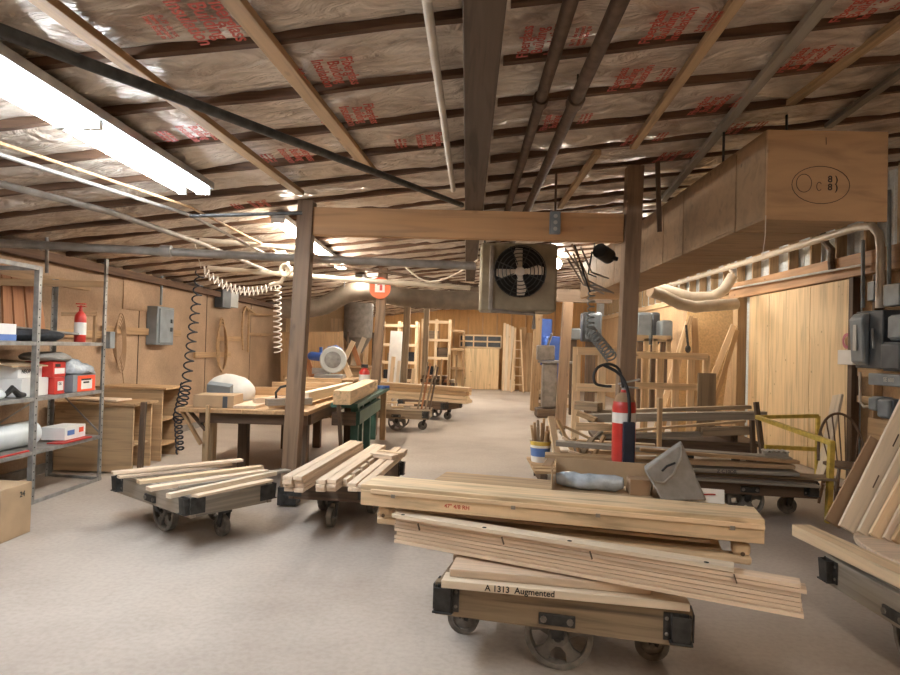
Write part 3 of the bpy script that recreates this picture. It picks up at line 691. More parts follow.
o = mb.build('blue_bag', 'bluefilm', None, 0, Matrix.Translation(cb0) @ rotb.to_4x4() @ Matrix.Translation((.62, .05, -.002))); tag(o, 'small crumpled blue plastic bag right of the cardboard box', 'bag')
o = loc_box('white_card', (.78, .03, .035), (.22, .004, .075), 'white', None, rx=-.3); tag(o, 'small white card with red curve left of the grey canvas holder', 'card')
mb = MB(); mb.tube([(.70 + .09 * math.sin(i * .3), .024, .026 + .02 * math.cos(i * .3 - 1)) for i in range(-4, 5)], .004, 6); mb.build('red_curve', 'red', o, 0, Matrix.Translation(cb0) @ rotb.to_4x4() @ Matrix.Translation((.06, -.001, .0)))
# grey canvas bag / holder, tilted
gp = P(675, 500, 3.5); 
t = thing('canvas_holder', 'grey stiff canvas holder with handle, leaning behind the front pile', 'holder', (gp.x, gp.y, .765))
A_, B_, C_, D_ = P(644, 470, 3.50), P(681, 443, 3.55), P(707, 501, 3.45), P(662, 501, 3.42)
mb = MB()
off = V((.03, .12, 0.0)); bm = mb.bm
f4 = [bm.verts.new(q) for q in (A_, B_, C_, D_)]; b4 = [bm.verts.new(q + off) for q in (A_, B_ + V((.01, 0, 0)), C_, D_)]
bm.faces.new(f4); bm.faces.new(b4[::-1])
for i in range(4): bm.faces.new((f4[i], b4[i], b4[(i + 1) % 4], f4[(i + 1) % 4]))
mb.build('body', 'greyfab', t, .01)
mb = MB(); mb.tube([P(650, 477, 3.47), P(655, 482, 3.46), P(664, 483, 3.46), P(674, 474, 3.48), P(681, 458, 3.51), P(682, 446, 3.53)], .008, 6); mb.build('piping', 'greyw', t)
mb = MB(); mb.tube([P(662, 471, 3.48), P(667, 466, 3.47), P(675, 463, 3.49)], .006, 6); mb.build('handle', 'rubber', t)
# ================================================================== LOADS OF THE OTHER CARTS
# left cart: pale boards laid across
specs = [((112, 473), (242, 460), .47, .07, .025, 'pale', 'pale board farthest back on the left cart, sticking out left'),
         ((118, 477), (231, 464), .44, .06, .022, 'pale', 'narrow pale board under the farthest board on left cart'),
         ((138, 482), (262, 467), .45, .075, .03, 'pine', 'pale knotty board in the middle of the left cart'),
         ((148, 489), (266, 471), .445, .08, .03, 'pale', 'pale board just in front of the knotty one, left cart'),
         ((176, 487), (288, 470), .43, .09, .02, 'greyw', 'grey board poking right from the left cart'),
         ((168, 496), (275, 473), .46, .05, .035, 'white_wood', 'white-tipped narrow board on the left cart'),
         ((194, 496), (270, 480), .43, .08, .02, 'pale', 'short pale board nearest the front of left cart')]
for i, (a, b, z, w_, t_, m, lab) in enumerate(specs):
    tag(board('board', F(*a, z), F(*b, z), w_, t_, m), lab, 'board', 'pale boards on the left cart')
# grey cover board on that cart
# middle cart: three bundles running away from the camera
def row_bundle(x0s, y0, y1, dirx, layers, w_, t_, z0, names, mat='pale', lens=None):
    for (cx, lay) in x0s:
        for k in range(lay):
            L_ = (y1 - y0) * (1 if lens is None else lens)
            jx = random.uniform(-.006, .006); jy = random.uniform(-.03, .03)
            p = V((cx + jx, y0 + jy, z0 + t_ / 2 + k * (t_ + .002))); q = p + V((dirx * L_, L_, 0))
            yield board('slat', p, q, w_, t_, mat, bevel=.004), k, lay
cols = [(-1.345, 4, .425, 'first column from the left'), (-1.265, 4, .425, 'second column from the left'), (-1.10, 3, .425, 'third column from the left'),
        (-1.02, 3, .425, 'fourth column from the left'), (-.865, 2, .425, 'fifth column from the left'), (-.785, 2, .425, 'rightmost column')]
for ci, (cx, lay, z0, nm) in enumerate(cols):
    y0 = 4.93 + .02 * ci
    for o, k, n in row_bundle([(cx, lay)], y0, 6.9 - .05 * (ci % 2), .085, lay, .074, .030, .402, None):
        tag(o, '%s slat on the middle cart, %s' % (rowname(k, n), nm), 'slat', 'pale slats on the middle cart')
        for yy in ():
            pass
t = thing('slat', 'short grooved pale block lying across the far right end, middle cart', 'block', (-.66, 6.2, .47))
bt = board('body', (-.85, 6.33, .488), (-.62, 6.20, .488), .22, .04, 'pale', t); board('lip', (-.83, 6.37, .513), (-.60, 6.24, .513), .08, .008, 'pine', t)
t.name = 'end_block'
for i, yy in enumerate((5.15, 5.42, 5.7, 5.98)):
    tag(board('spacer', (-.945 + .02 * i, yy, .442), (-.922 + .02 * i, yy + .17, .442), .035, .06, 'pale'), '%s small spacer block in the channel of middle cart bundle' % ORD[i], 'block', 'spacer blocks in the middle cart channel')
# ================================================================== LEFT SHELVING
SX, SB = -3.95, -4.62
t = thing('metal_shelving', 'dusty grey metal shelving at left holding boxes and small extinguisher', 'shelving', (-4.3, 6.0, 0))
def angle_post(x, y, z0, z1, sx, sy):
    mb = MB(); mb.box((x, y + sy * .022, (z0 + z1) / 2), (.004, .045, z1 - z0)); mb.box((x + sx * .022, y, (z0 + z1) / 2), (.045, .004, z1 - z0))
    return mb.build('upright', 'shelfm', t)
for x, y, z1, sx, sy in ((SX, 4.62, 2.20, -1, 1), (SX, 5.80, 2.20, -1, 1), (SX + .005, 6.92, 2.42, -1, -1), (SB, 4.62, 2.2, 1, 1), (SB, 5.85, 2.2, 1, 1), (SB, 7.05, 2.2, 1, -1)):
    u = angle_post(x, y, .005, z1, sx, sy)
    mb = MB()
    k = int((z1 - .1) / .075)
    for i in range(k): mb.cyl((x + .001, y + sy * .022, .08 + i * .075), (x + .0035, y + sy * .022, .08 + i * .075), .007, n=6)
    mb.build('slots', 'hole', u)
for z in (.49, .985, 1.50):
    for y0, y1 in ((4.64, 5.82), (5.83, 6.93)):
        mb = MB(); mb.box(((SX + SB) / 2, (y0 + y1) / 2, z), (SX - SB - .01, y1 - y0 - .004, .012)); mb.box((SX - .004, (y0 + y1) / 2, z - .012), (.006, y1 - y0 - .004, .035))
        mb.build('shelf', 'shelfm', t, .002)
board('top_rail', (SX - .01, 4.64, 2.185), (SX - .01, 5.84, 2.185), .02, .04, 'shelfm', t); board('end_rail', (SX, 5.82, 2.185), (SB, 5.87, 2.185), .02, .04, 'shelfm', t)
board('base_rail', (SX - .01, 4.64, .02), (SX - .01, 6.92, .02), .02, .035, 'shelfm', t); board('base_rail', (SX, 6.93, .02), (SB, 7.05, .02), .02, .03, 'shelfm', t)
board('cross_brace', (SB + .02, 5.86, .55), (SB + .02, 7.0, .95), .004, .02, 'shelfm', t); board('cross_brace', (SX - .02, 6.94, .50), (SB + .05, 7.04, 1.0), .004, .02, 'shelfm', t)
# reddish boards standing behind the top shelf
for i, (y, w_) in enumerate(((6.18, .12), (6.33, .15), (6.49, .12), (6.62, .10))):
    o = board('red_board', (-4.5 + .02 * i, y, 1.508), (-4.56, y + .02, 2.15 - .01 * i), w_, .022, 'cherry', None, (1, 0, 0)); tag(o, '%s red-brown board upright on the top shelf, counting from camera' % ORD[i], 'board', 'red-brown boards on the top shelf')
# wooden rails behind the shelves
o = board('wooden_rail', (-4.66, 5.95, 2.06), (-4.02, 6.98, 2.15), .04, .07, 'furring', None, (0, 0, 1)); tag(o, 'narrow wooden rail across the top of shelving near fire extinguisher', 'rail')
t = thing('shelf_bracket_frame', 'small pale wooden frame standing on top shelf behind extinguisher', 'frame', (-4.15, 6.8, 1.51))
board('rail', (-4.32, 6.72, 1.80), (-4.02, 6.87, 1.82), .03, .045, 'furring', t); board('leg', (-4.04, 6.87, 1.51), (-4.04, 6.87, 1.80), .03, .04, 'furring', t, (0, 1, 0))
# red cartridge extinguisher
q = V((-4.05, 6.62, 1.508)); t = thing('fire_extinguisher', 'small red fire extinguisher standing on the top shelf at left', 'fire extinguisher', q)
mb = MB(); mb.lathe([(0, 0), (.052, 0), (.056, .01), (.056, .25), (.05, .285), (.028, .315), (.018, .325), (.018, .345), (0, .345)], 20, Matrix.Translation(q)); mb.build('body', 'red', t)
mb = MB(); mb.lathe([(.0575, .075), (.0575, .205)], 20, Matrix.Translation(q)); mb.build('label_band', 'white', t)
mb = MB(); mb.cyl(q + V((0, 0, .34)), q + V((0, 0, .385)), .014); mb.box(q + V((0, 0, .40)), (.10, .03, .012)); mb.box(q + V((.01, 0, .372)), (.09, .025, .01)); mb.build('valve', 'red', t, .002)
# boxes
def carton(label, c, size, mat, rz=0, name='carton', group=None, flaps=False):
    t = thing(name, label, 'box', (c[0], c[1], c[2]), group); R = Matrix.Translation(V(c)) @ Euler((0, 0, rz)).to_matrix().to_4x4()
    mb = MB(); mb.box((0, 0, size[2] / 2), size); mb.build('body', mat, t, .004, R)
    return t, R
t, R = carton('white and blue carton at the left end of top shelf', (-4.09, 5.42, 1.508), (.22, .30, .15), 'white', 0)
mb = MB(); mb.box((0, 0, .03), (.223, .303, .055)); mb.build('blue_band', 'bluep', t, 0, R)
text('lettering', 'HDX', .04, 'bluep', (-3.978, 5.5, 1.625), (0, 1, 0), (0, 0, 1), t); bpy.data.objects.remove(kids(t)[-1])
mb = MB()
for i in range(6):
    mb.sph((-4.2 - .03 * i, 5.95 + .12 * i, 1.53 + .015 * math.sin(i * 2)), .13, (1, 1.1, .22), 12)
pts = [(-4.25, 5.9 + .09 * i, 1.54 + .012 * math.sin(i * 1.7)) for i in range(8)]
mb.bm.free(); mb = MB(); mb.sph((0, 0, 0), 1, (.24, .40, .065), 24)
for v in mb.bm.verts: v.co.z += .02 * noise.noise(v.co * 9); v.co.z = max(v.co.z, -.055)
o = mb.build('folded_cloth', 'darkfab', None, 0, Matrix.Translation((-4.25, 6.13, 1.565))); tag(o, 'dark folded cloth lying in a heap on the top shelf', 'cloth')
o = board('wrapped_board', (-4.45, 6.05, 1.58), (-4.12, 6.60, 1.53), .28, .02, 'greyfab'); o.location.z += .06; tag(o, 'flat grey sheet on the dark cloth, top shelf', 'sheet')
# middle shelf
t, R = carton('white carton with red emblem, lower one left on the middle shelf', (-4.22, 5.90, .994), (.40, .40, .17), 'white', .05)
mb = MB(); mb.ring(.035, .024, .002, 20, R @ Matrix.Translation((.201, -.02, .09)) @ Euler((0, PI / 2, 0)).to_matrix().to_4x4()); mb.build('emblem', 'red', t)
mb = MB(); mb.box((.2015, -.02, .09), (.003, .03, .012)); mb.build('emblem_bar', 'red', t, 0, R)
t, R = carton('white lidded carton with black lettering stacked on emblem carton', (-4.24, 5.88, 1.166), (.36, .36, .11), 'white', .05)
text('lettering', 'NEOPOLE', .05, 'ink', R @ V((.182, -.02, .06)), R.to_3x3() @ V((0, 1, 0)), (0, 0, 1), t)
t, R = carton('red box with white label, lower one of two by shelf upright', (-4.12, 6.20, .994), (.28, .16, .165), 'red', .03)
mb = MB(); mb.box((.141, .01, .08), (.003, .09, .09)); mb.build('label_patch', 'white', t, 0, R); text('lettering', 'DS', .035, 'ink', R @ V((.144, .0, .10)), (0, 1, 0), (0, 0, 1), t)
t, R = carton('red box with white label stacked on another red box', (-4.12, 6.19, 1.162), (.28, .20, .15), 'red', .03)
mb = MB(); mb.box((.141, .0, .06), (.003, .16, .055)); mb.build('label_patch', 'white', t, 0, R); mb = MB(); mb.box((.1415, -.03, .115), (.003, .08, .03)); mb.build('dark_patch', 'ink', t, 0, R)
o = board('grey_sheet', (-4.42, 5.55, 1.33), (-3.98, 5.50, 1.285), .42, .012, 'card'); o.location = V((-4.22, 5.83, 1.300)); tag(o, 'loose cardboard sheet on top of the white cartons', 'sheet')
mb = MB(); mb.sph((0, 0, 0), 1, (.2, .28, .05), 20)
for v in mb.bm.verts: v.co.z += .025 * noise.noise(v.co * 8); v.co.z = max(v.co.z, -.032)
o = mb.build('grey_bag', 'greyfab', None, 0, Matrix.Translation((-4.14, 6.22, 1.352))); tag(o, 'crumpled grey bag on top of the upper red box', 'bag')
t, R = carton('orange-red fronted box under grey plastic film on middle shelf', (-4.12, 6.60, .994), (.30, .40, .18), 'gbox', 0)
mb = MB(); mb.box((.151, .03, .085), (.003, .31, .165)); mb.build('front_label', 'orangered', t, 0, R)
mb = MB(); mb.box((.1535, .03, .075), (.003, .19, .10)); mb.build('label_patch', 'white', t, 0, R)
for z_, w_ in ((.125, .17), (.095, .1)):
    mb = MB(); mb.box((.1555, .02, z_), (.003, w_, .018)); mb.build('dark_patch', 'ink', t, 0, R)
mb = MB(); mb.sph((0, 0, 0), 1, (.19, .30, .12), 28)
for v in mb.bm.verts:
    n_ = noise.noise(v.co * 11); v.co += V((n_ * .03, n_ * .03, n_ * .035)); v.co.z -= .25 * (v.co.y + .1) * (v.co.z > -.02); v.co.z = max(v.co.z, -.05)
o = mb.build('plastic_film', 'plastic', None, 0, Matrix.Translation((-4.12, 6.58, 1.230))); tag(o, 'crumpled grey plastic film heaped on the orange-red box', 'film')
mb = MB(); mb.sph((0, 0, 0), 1, (.16, .25, .06), 20)
for v in mb.bm.verts: v.co.z += .03 * noise.noise(v.co * 9); v.co.z = max(v.co.z, -.045)
o = mb.build('clear_bag', 'clear', None, 0, Matrix.Translation((-4.12, 5.34, 1.042))); tag(o, 'clear crumpled plastic bag at left edge of the middle shelf', 'bag')
mb = MB(); mb.tube([(-4.02, 5.50, 1.02), (-3.99, 5.56, 1.09), (-3.99, 5.64, 1.03), (-3.99, 5.72, 1.02)], [.02, .03, .03, .02], 8); o = mb.build('steel_fitting', 'iron'); tag(o, 'dark curved steel fitting in front of the white cartons', 'fitting')
# bottom shelf: roll of film, white carton, red tray, blue bag
mb = MB(); rr = Matrix.Translation((-4.23, 5.72, .618)) @ Euler((0, PI / 2, PI / 2 - .05)).to_matrix().to_4x4()
t = thing('film_roll', 'large roll of clear wrapping film lying on the bottom shelf', 'roll', (-4.23, 5.72, .5))
mb.lathe([(.03, -.42), (.118, -.42), (.118, .42), (.03, .42)], 28, rr); mb.build('film', 'clear', t)
mb = MB(); mb.ring(.038, .028, .86, 18, rr); mb.build('core', 'card', t)
t, R = carton('white carton with blue and red print beside film roll', (-4.12, 6.52, .515), (.24, .36, .13), 'white', .02)
text('lettering', 'Uline', .045, 'bluep', R @ V((.122, -.08, .085)), (0, 1, 0), (0, 0, 1), t); bpy.data.objects.remove(kids(t)[-1])
mb = MB(); mb.box((.1215, -.08, .07), (.002, .12, .05)); mb.build('blue_print', 'bluep', t, 0, R)
mb = MB(); mb.box((.1215, .1, .08), (.002, .08, .05)); mb.build('red_print', 'orangered', t, 0, R)
o = board('red_tray', (-4.02, 6.22, .504), (-4.02, 6.72, .504), .16, .014, 'red'); tag(o, 'flat red tray under the white carton, bottom shelf', 'tray')
o = board('red_strip', (-3.98, 5.30, .505), (-3.98, 5.78, .505), .03, .014, 'red'); tag(o, 'red strip at the front edge of the bottom shelf', 'strip')
mb = MB(); mb.sph((0, 0, 0), 1, (.1, .14, .06), 14)
for v in mb.bm.verts: v.co.z = max(v.co.z, -.05)
o = mb.build('blue_bag', 'bluefilm', None, 0, Matrix.Translation((-4.06, 5.02, .552))); tag(o, 'light blue bag at the far left end of bottom shelf', 'bag')
t, R = carton('brown carton on floor at the left edge of the photo', (-3.60, 4.86, .002), (.36, .34, .40), 'card', .0)
text('lettering', '24', .06, 'ink', R @ V((.182, .06, .32)), (0, 1, 0), (0, 0, 1), t)
# cupboards beyond the shelving
t = thing('wooden_cupboard', 'open wooden cupboard of old plywood standing behind the metal shelving', 'cupboard', (-4.35, 7.6, 0))
board('top', (-4.72, 7.5, .80), (-3.75, 7.5, .80), .55, .03, 'furring', t); board('side_panel', (-4.72, 7.30, .40), (-3.80, 7.30, .40), .025, .76, 'tan', t); board('side_panel', (-4.72, 7.72, .40), (-3.80, 7.72, .40), .025, .76, 'tan', t)
board('shelf', (-4.70, 7.51, .32), (-3.82, 7.51, .32), .38, .02, 'tan', t)
t = thing('wooden_cupboard', 'second narrower wooden cupboard with open shelves beside wall left', 'cupboard', (-4.35, 8.3, 0))
board('top', (-4.72, 8.35, .93), (-3.80, 8.35, .93), .55, .03, 'furring', t); board('side_panel', (-4.72, 8.10, .46), (-3.85, 8.10, .46), .025, .90, 'tan', t); board('side_panel', (-4.72, 8.60, .46), (-3.85, 8.60, .46), .025, .90, 'tan', t)
for z in (.2, .52): board('shelf', (-4.70, 8.35, z), (-3.86, 8.35, z), .46, .02, 'furring', t)
o = board('plywood_offcut', (-4.6, 7.5, .835), (-4.0, 7.45, .835), .3, .02, 'pale'); tag(o, 'pale plywood offcut lying on the old cupboard top', 'offcut')
o = board('stake', *todown(P(140, 470, 6.75), P(144, 402, 6.75)), .05, .05, 'dark', None, (0, 1, 0)); o.location.z += 0; tag(o, 'dark upright stake standing behind the left cart', 'stake')
# coiled cables on the wall
mb = MB()
for k in range(5):
    pts = [WX(118 + 5 * math.cos(a) + k * .8, 343 + (18 + 3 * k) * math.sin(a), -4.755 + .008 * k) for a in [2 * PI * i / 22 for i in range(22)]]
    mb.tube(pts, .007, 5, closed=True)
mb.tube([WX(121, 360, -4.74), WX(126, 400, -4.70), WX(128, 428, -4.6), WX(129, 455, -4.5)], .007, 5)
o = mb.build('cable_coil', 'carddk'); tag(o, 'coil of brown cable hung on the left wall by the shelving', 'cable')
mb = MB(); c = WX(109, 340, -4.7); mb.box(c, (.10, .12, .22)); o = mb.build('grey_box', 'gbox', None, .008); tag(o, 'grey box on wall behind the tall shelf upright', 'box')
# fuse box, switch boxes
t = thing('fuse_box', 'large grey fuse box on the left wall', 'electrical box', WX(162, 325, -4.7))
q0, q1 = WX(152, 325, -4.70), WX(172, 325, -4.70)
zt_, zb_ = WX(162, 307, -4.7).z, WX(162, 345, -4.7).z
mb = MB(); mb.box((0, 0, 0), (.17, q1.y - q0.y - .1, zt_ - zb_)); cc = V((-4.73, (q0.y + q1.y) / 2, (zt_ + zb_) / 2)); mb.build('cabinet', 'gbox', t, .012, Matrix.Translation(cc))
mb = MB(); mb.box((0, 0, 0), (.02, q1.y - q0.y - .2, zt_ - zb_ - .06)); mb.build('door', 'gbox', t, .008, Matrix.Translation(cc + V((.095, 0, 0))))
for dz in (.08, -.05):
    mb = MB(); mb.box((0, 0, 0), (.03, .05, .06)); mb.build('latch', 'dbox', t, .004, Matrix.Translation(cc + V((.11, .14, dz))))
t = thing('switch_box', 'dark and pale twin switch box higher on left wall', 'electrical box', WX(228, 297, -4.7))
for px, mt, nm in ((223, 'dbox', 'dark_half'), (231, 'lbox', 'pale_half')):
    q = WX(px, 297, -4.72); mb = MB(); mb.box(q, (.16, .42, .42)); mb.build(nm, mt, t, .01)
# frames and belts hung on the wall
def hung_loop(px, py, w_, h_, label, mat='furring'):
    mb = MB()
    for k in range(3):
        pts = [WX(px + (w_ + k) * math.cos(a), py + (h_ - 2 * k) * math.sin(a) + k * 1.2, -4.74 + .03 * k) for a in [2 * PI * i / 26 for i in range(26)]]
        mb.tube(pts, .016, 6, closed=True)
    return tag(mb.build('hung_hoop', mat), label, 'hoop')
hung_loop(222, 345, 3.2, 27, 'bunch of tan hoops hung on the left wall')
t = thing('bent_frame', 'bent wooden frame hung on left wall near the corner', 'frame', WX(248, 340, -4.74))
def wb(name, pts, r, mat, t_): mb = MB(); mb.tube(pts, r, 7); return mb.build(name, mat, t_)
wb('side_rail', [WX(243, 350, -4.74), WX(242, 330, -4.74), WX(243, 312, -4.74), WX(246, 307, -4.74), WX(249, 312, -4.74), WX(248, 352, -4.74)], .024, 'furring', t)
for y_ in (314, 334): board('cross_rail', WX(248, y_, -4.75), WX(271, y_ + 1, -4.75), .03, .06, 'furring', t)
wb('bent_top', [WX(246, 307, -4.74), WX(257, 315, -4.74), WX(271, 315, -4.74)], .024, 'furring', t)
mb = MB(); q = WX(200, 372, -4.55)
# coiled air hoses
def hose(pts_list, r, label, mat, cat='hose'):
    mb = MB()
    for pts in pts_list: mb.tube(pts, r, 6)
    return tag(mb.build('coiled_hose', mat), label, cat)
hose([helix(P(200, 272, 7.4), P(186, 385, 6.9), .048, 12, 12) + helix(P(186, 385, 6.9), P(178, 420, 6.6), .055, 7, 12) + helix(P(178, 420, 6.6), P(180, 452, 6.2), .035, 6, 10)], .009, 'dark coiled air hose hanging down in front of the left wall', 'darkfab')
hose([helix(P(203, 270, 7.4), P(277, 284, 7.7), .05, 17, 12, .16) + helix(P(277, 284, 7.7), P(278, 352, 7.9), .045, 13, 12)], .008, 'pale coiled air hose strung sideways under the left pipes', 'cablew')
mb = MB(); mb.tube([P(193, 236, 7.4), P(201, 268, 7.4)], .006, 6); o = mb.build('hanging_wire', 'cablew'); tag(o, 'thin wire holding up the coiled air hoses', 'wire')
mb = MB(); mb.tube([P(276, 253, 7.55), P(284, 252, 7.55), P(288, 258, 7.55), P(287, 272, 7.5), P(281, 282, 7.5), P(270, 285, 7.5)], .024, 8)
for k in range(3): mb.tube([P(285 + 5 * math.cos(a) + k, 270 + (6 - k) * math.sin(a), 7.45 + .03 * k) for a in [2 * PI * i / 16 for i in range(16)]], .014, 6, closed=True)
o = mb.build('hose_knot', 'pvc'); tag(o, 'knotted white hose looped over the left cream pipe', 'hose')
# ================================================================== WORKBENCH
t = thing('workbench', 'long wooden workbench at left covered with timber frames', 'workbench', (-2.3, 8.0, 0))
BZ = .86
for i in range(4):
    x0 = -2.95 + .34 * i; board('top_plank', (x0 + .17, 6.5, BZ - .02), (x0 + .17, 9.9, BZ - .02), .335, .04, 'furring', t)
board('front_apron', (-2.75, 6.62, .77), (-1.62, 6.62, .77), .04, .13, 'dark', t); board('rear_apron', (-2.75, 9.75, .77), (-1.62, 9.75, .77), .04, .13, 'tan', t)
for x in (-2.72, -1.62): board('side_apron', (x, 6.68, .77), (x, 9.7, .77), .04, .13, 'dark', t)
for x, y, m in ((-2.68, 6.72, 'tan'), (-2.62, 7.6, 'dark'), (-2.62, 9.4, 'dark'), (-1.72, 6.85, 'dark'), (-1.70, 9.4, 'dark'), (-2.2, 9.6, 'dark')):
    board('leg', (x, y, .005), (x, y, BZ - .045), .11, .11, m, t, (0, 1, 0))
board('brace', (-2.92, 6.58, .82), (-2.72, 6.60, .48), .03, .05, 'furring', t, (0, 1, 0))
board('brace', (-2.88, 6.66, .82), (-2.70, 6.66, .62), .03, .04, 'dark', t, (0, 1, 0))
o = board('stake', *todown(P(207, 459, 6.42), P(208, 405, 6.42)), .03, .05, 'tan', None, (0, 1, 0)); tag(o, 'upright tan stake at the front edge of the workbench', 'stake')
o = board('stake', *todown(P(290, 470, 6.36), P(291, 393, 6.36)), .03, .05, 'cherry', None, (0, 1, 0)); tag(o, 'reddish stake right against the left timber post', 'stake')
t, R = carton('open cardboard tray box on the near left corner of workbench', (-2.62, 6.78, BZ + .002), (.42, .34, .13), 'card', .06, 'cardboard_tray')
mb = MB(); mb.box((.12, -.172, .06), (.05, .003, .12)); mb.build('dark_tape', 'dbox', t, 0, R)
def onb(name, a, b, w_, t_, mat, label, cat='board', z=0.0, group=None):
    o = board(name, (a[0], a[1], BZ + .002 + z + t_ / 2), (b[0], b[1], BZ + .002 + z + t_ / 2), w_, t_, mat); return tag(o, label, cat, group)
mb = MB(); mb.sph((0, 0, 0), 1, (.30, .22, .20), 24)
for v in mb.bm.verts: v.co += v.co.normalized() * .05 * noise.noise(v.co * 5); v.co.z = max(v.co.z, -.10)
o = mb.build('white_sack', 'bagwhite', None, 0, Matrix.Translation((-2.78, 7.62, BZ + .105))); tag(o, 'white plastic sack slumped on the workbench by the wall', 'sack')
o = board('grey_bag', (-2.88, 7.15, BZ + .11), (-2.62, 7.15, BZ + .12), .10, .20, 'gbox'); o.rotation_euler = (.3, .1, 0); o.location.z = BZ + .122; tag(o, 'grey printed bag between the cardboard tray and white sack', 'bag')
onb('board', (-2.3, 6.62), (-2.25, 8.7), .26, .03, 'pale', 'broad pale board lying lengthwise on the workbench middle')
onb('board', (-1.98, 6.75), (-1.95, 8.9), .2, .035, 'pale', 'pale board near the right edge of the workbench')
onb('plank', (-2.05, 6.6), (-1.66, 6.9), .09, .07, 'greyw', 'grey block beam across the front right corner of workbench', z=.038)
onb('timber', (-2.62, 7.95), (-1.75, 8.15), .07, .10, 'furring', 'orange-tan frame rail lying across the workbench, near one', z=.036)
onb('timber', (-2.6, 8.6), (-1.8, 8.75), .07, .13, 'tan', 'brown frame rail lying across the workbench, middle one', z=.036)
onb('timber', (-2.6, 9.2), (-1.8, 9.3), .08, .2, 'tan', 'brown frame rail across the far end of workbench', z=.0)
onb('board', (-2.45, 8.9), (-1.8, 8.9), .22, .03, 'pale', 'short pale board across the rear of workbench')
onb('board', (-1.78, 7.1), (-1.68, 9.3), .10, .11, 'white_wood', 'thick pale timber along the workbench right edge', z=.04)
onb('board', (-2.28, 6.9), (-1.85, 7.6), .05, .05, 'pale', 'narrow pale batten crossing near the clamp', z=.036)
o = board('stick', (-2.35, 8.45, BZ + .1), (-2.30, 8.42, BZ + .48), .03, .04, 'tan', None, (0, 1, 0)); tag(o, 'short upright stick among frames on the workbench', 'stick')
cq = V((-1.93, 6.85, BZ + .1)); t = thing('bar_clamp', 'black C-shaped clamp standing on workbench near timber post', 'clamp', cq)
mb = MB(); mb.tube([cq + V((-.09, 0, -.04)), cq + V((-.10, 0, .06)), cq + V((-.05, 0, .12)), cq + V((.03, 0, .14))], .014, 8); mb.build('frame', 'iron', t)
mb = MB(); mb.cyl(cq + V((.035, 0, -.02)), cq + V((.03, 0, .2)), .010); mb.cyl(cq + V((.0, 0, .2)), cq + V((.06, 0, .2)), .006); mb.build('screw', 'iron', t)
# green steel bench with the saw
t = thing('saw_bench', 'green steel bench right of the workbench under the mitre saw', 'workbench', (-1.55, 9.5, 0))
board('top', (-1.41, 7.5, .84), (-1.42, 10.75, .84), .32, .05, 'green', t); board('apron', (-1.27, 7.65, .68), (-1.28, 9.6, .68), .05, .16, 'green', t); board('front_apron', (-1.56, 7.55, .68), (-1.28, 7.58, .68), .04, .16, 'dark', t)
for x, y, m in ((-1.32, 7.75, 'green'), (-1.36, 9.0, 'green'), (-1.50, 9.2, 'green'), (-1.50, 10.6, 'green'), (-1.34, 10.6, 'tan')): board('leg', (x, y, .005), (x, y, .81), .09, .09, m, t, (0, 1, 0))
o = board('timber', (-1.40, 7.3, .947), (-1.45, 9.9, .947), .20, .16, 'honey'); tag(o, 'thick pale pine timber on the green bench right of post', 'timber')
o = board('stake', *todown(P(341, 447, 7.36), P(338, 390, 7.36)), .04, .06, 'dark', None, (0, 1, 0)); tag(o, 'dark stake leaning on the green bench, right of the post', 'stake')
o = board('stake', *todown(P(355, 440, 9.0), P(355, 398, 9.0)), .08, .08, 'tan', None, (0, 1, 0)); tag(o, 'tan wooden leg standing at right end of the green bench', 'stake')
sq = V((-2.62, 12.4, .902)); t = thing('mitre_saw', 'blue and grey mitre saw with translucent round guard', 'saw', sq)
mb = MB(); mb.box(sq + V((0, 0, .04)), (.55, .35, .07)); mb.box(sq + V((-.22, .05, .13)), (.30, .05, .12)); mb.build('base', 'galv', t, .01)
mb = MB(); rot = Matrix.Translation(sq + V((.06, -.05, .36))) @ Euler((PI / 2, 0, .25)).to_matrix().to_4x4(); mb.lathe([(.06, -.03), (.24, -.045), (.26, -.02), (.26, .02), (.24, .045), (.06, .03), (.06, -.03)], 30, rot); mb.build('blade_guard', 'clear', t)
mb = MB(); mb.lathe([(.0, -.006), (.16, -.002), (.16, .002), (0, .006)], 30, Matrix.Translation(sq + V((.06, -.1, .36))) @ Euler((PI / 2, 0, .25)).to_matrix().to_4x4()); mb.build('blade', 'steel', t)
mb = MB(); mb.cyl(sq + V((-.38, .02, .42)), sq + V((-.12, .0, .40)), .085); mb.sph(sq + V((-.38, .02, .42)), .085); mb.box(sq + V((-.2, .02, .52)), (.06, .04, .16)); mb.build('motor', 'blue', t, .006)
mb = MB(); mb.tube([sq + V((-.12, 0, .42)), sq + V((-.05, 0, .60)), sq + V((.1, 0, .63)), sq + V((.22, 0, .56))], .02, 8); mb.build('handle', 'blue', t)
mb = MB(); mb.bar(sq + V((-.05, .1, .07)), sq + V((-.1, .1, .36)), .06, .06, (0, 1, 0)); mb.build('arm', 'galv', t)
t = thing('stop_fence', 'blue metal fence on the far end of green bench', 'fence', (-1.5, 10.3, .87)); board('bar', (-1.72, 10.52, .89), (-1.30, 10.30, .89), .06, .05, 'bluep', t); board('foot', (-1.40, 10.3, .885), (-1.25, 10.5, .885), .05, .04, 'blue', t)
